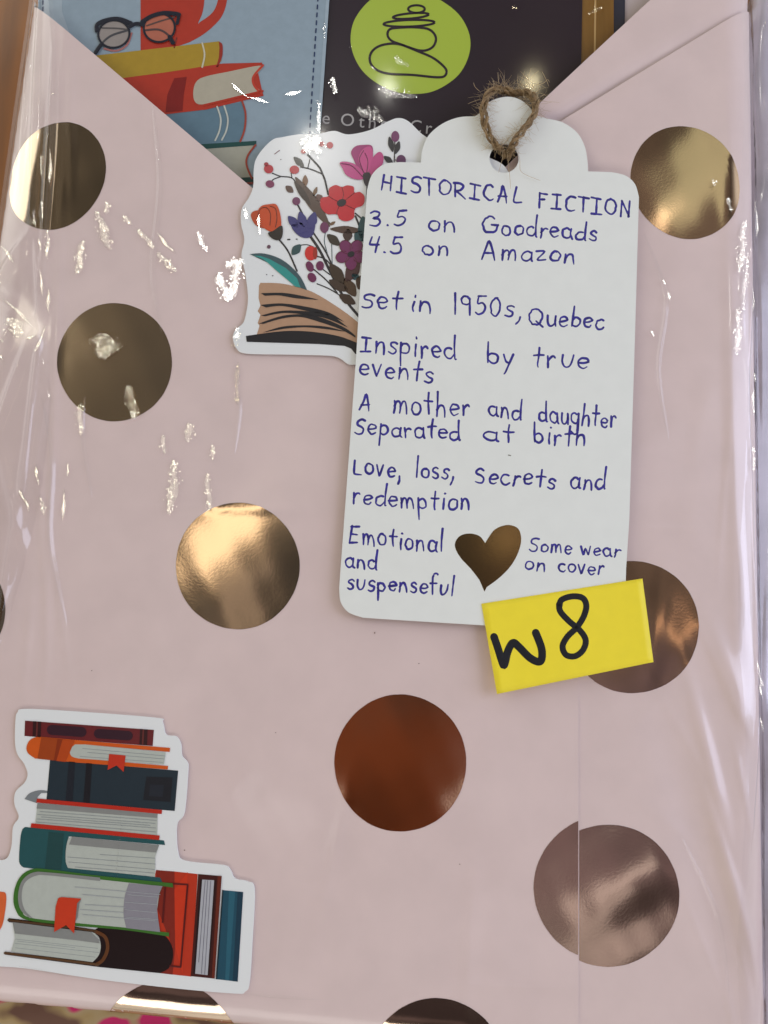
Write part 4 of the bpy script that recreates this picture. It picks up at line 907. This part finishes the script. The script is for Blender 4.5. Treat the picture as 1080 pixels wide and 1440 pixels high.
for c in (([(215, 150), (225, 260), (215, 380), (228, 470)], 9, .0005), ([(60, 560), (75, 650), (72, 760), (95, 880)], 9, .0006), ([(160, 1085), (172, 1150), (166, 1230), (176, 1300)], 6, .0006), ([(345, 1396), (390, 1400), (452, 1404)], 5, .0005), ([(1, 1352), (60, 1362), (100, 1372)], 5, .0005),
          ([(120, 560), (118, 620), (130, 700)], 6, .0004), ([(330, 500), (338, 570), (330, 640)], 6, .0004), ([(905, 330), (935, 420), (925, 520), (940, 620)], 8, .0004), ([(960, 1180), (1010, 1290), (1025, 1400)], 7, .0004)):
    crease(cat(c[0], False), c[1], c[2])
# specks of dust on the paper
M_DUST = mat('dust', (96, 74, 64), rough=.9)
for x, y, r in ((527, 890, 1.1), (589, 933, .9), (260, 1195, 1.1), (388, 1030, .8), (646, 1214, .8), (130, 943, .8)):
    vv = [drape(a, b_, .00030) for a, b_ in ell(x, y, r, r*.7, x*7 % 180, 8)]; link_mesh('dust_speck', vv, [tuple(range(7, -1, -1))], [M_DUST], [0], book)
# ------------------------------------------------------------------ surroundings
def plane_obj(name, pts, z, m, kind=None):
    mb = MB(); mb.poly(pts, m, z); o = mb.build(name)
    if kind: o['kind'] = kind
    return o
M_WOOD = mat('varnished_wood', (150, 92, 26), rough=.35, coat=.4, noise=.55, nscale=35, stretch=(3, .35, 1))
me = bpy.data.meshes.new('table_top'); s = .6
me.from_pydata([(-s, -s, 0), (s, -s, 0), (s, s, 0), (-s, s, 0)], [], [(0, 1, 2, 3)]); me.materials.append(M_WOOD)
tb = bpy.data.objects.new('table_top', me); COL.objects.link(tb); tb['kind'] = 'structure'
# patterned cloth at the lower left
mc = bpy.data.materials.new('flowered_cloth'); mc.use_nodes = True; t = mc.node_tree; b = t.nodes['Principled BSDF']; b.inputs['Roughness'].default_value = .85
tcn = t.nodes.new('ShaderNodeTexCoord'); n = t.nodes.new('ShaderNodeTexNoise'); n.inputs['Scale'].default_value = 110; n.inputs['Detail'].default_value = 1.5
r_ = t.nodes.new('ShaderNodeValToRGB'); e = r_.color_ramp.elements; e[0].position = .40; e[0].color = (.16, .08, .05, 1); e[1].position = .62; e[1].color = (.6, .02, .14, 1)
x_ = e.new(.50); x_.color = (.42, .30, .13, 1); x_ = e.new(.56); x_.color = (.45, .34, .18, 1)
t.links.new(tcn.outputs['Object'], n.inputs['Vector']); t.links.new(n.outputs['Fac'], r_.inputs['Fac']); t.links.new(r_.outputs['Color'], b.inputs['Base Color'])
v, f = [], []
for j in range(13):
    for i in range(31):
        x, y = -500+i*50, 1380+j*22
        p = P(x, y, .012); p.z = .010+.0012*math.sin(i*1.3)+.001*math.sin(j*1.7+i*.4); v.append(p)
for j in range(12):
    for i in range(30): a = j*31+i; f.append((a, a+31, a+32, a+1))
cl = link_mesh('patterned_cloth', v, f, [mc], [0]*len(f), None, smooth=True)
so = cl.modifiers.new('thickness', 'SOLIDIFY'); so.thickness = .008; so.offset = -1
cl['label'] = 'magenta and ochre patterned cloth showing below the bottom edge of the pink book'; cl['category'] = 'cloth'
# neighbouring packet at the right edge
pk = thing('plastic_packet', 'greyish plastic wrapped packet showing beyond the right edge of the book', 'packet', tuple(P(1150, 300, .01)))
v, f = [], []
for j in range(41):
    for i in range(9):
        x, y = 1070+i*22, -80+j*42
        p = P(x, y, .02); p.z = .018+.0015*math.sin(j*.9+i*.8)+.001*math.sin(i*2.1+j*.3); v.append(p)
for j in range(40):
    for i in range(8): a = j*9+i; f.append((a, a+9, a+10, a+1))
o = link_mesh('packet_body', v, f, [mat('lilac_grey_plastic', (196, 190, 202), rough=.25, coat=.6, noise=.5, nscale=45)], [0]*len(f), pk, smooth=True)
so = o.modifiers.new('thickness', 'SOLIDIFY'); so.thickness = .012; so.offset = -1
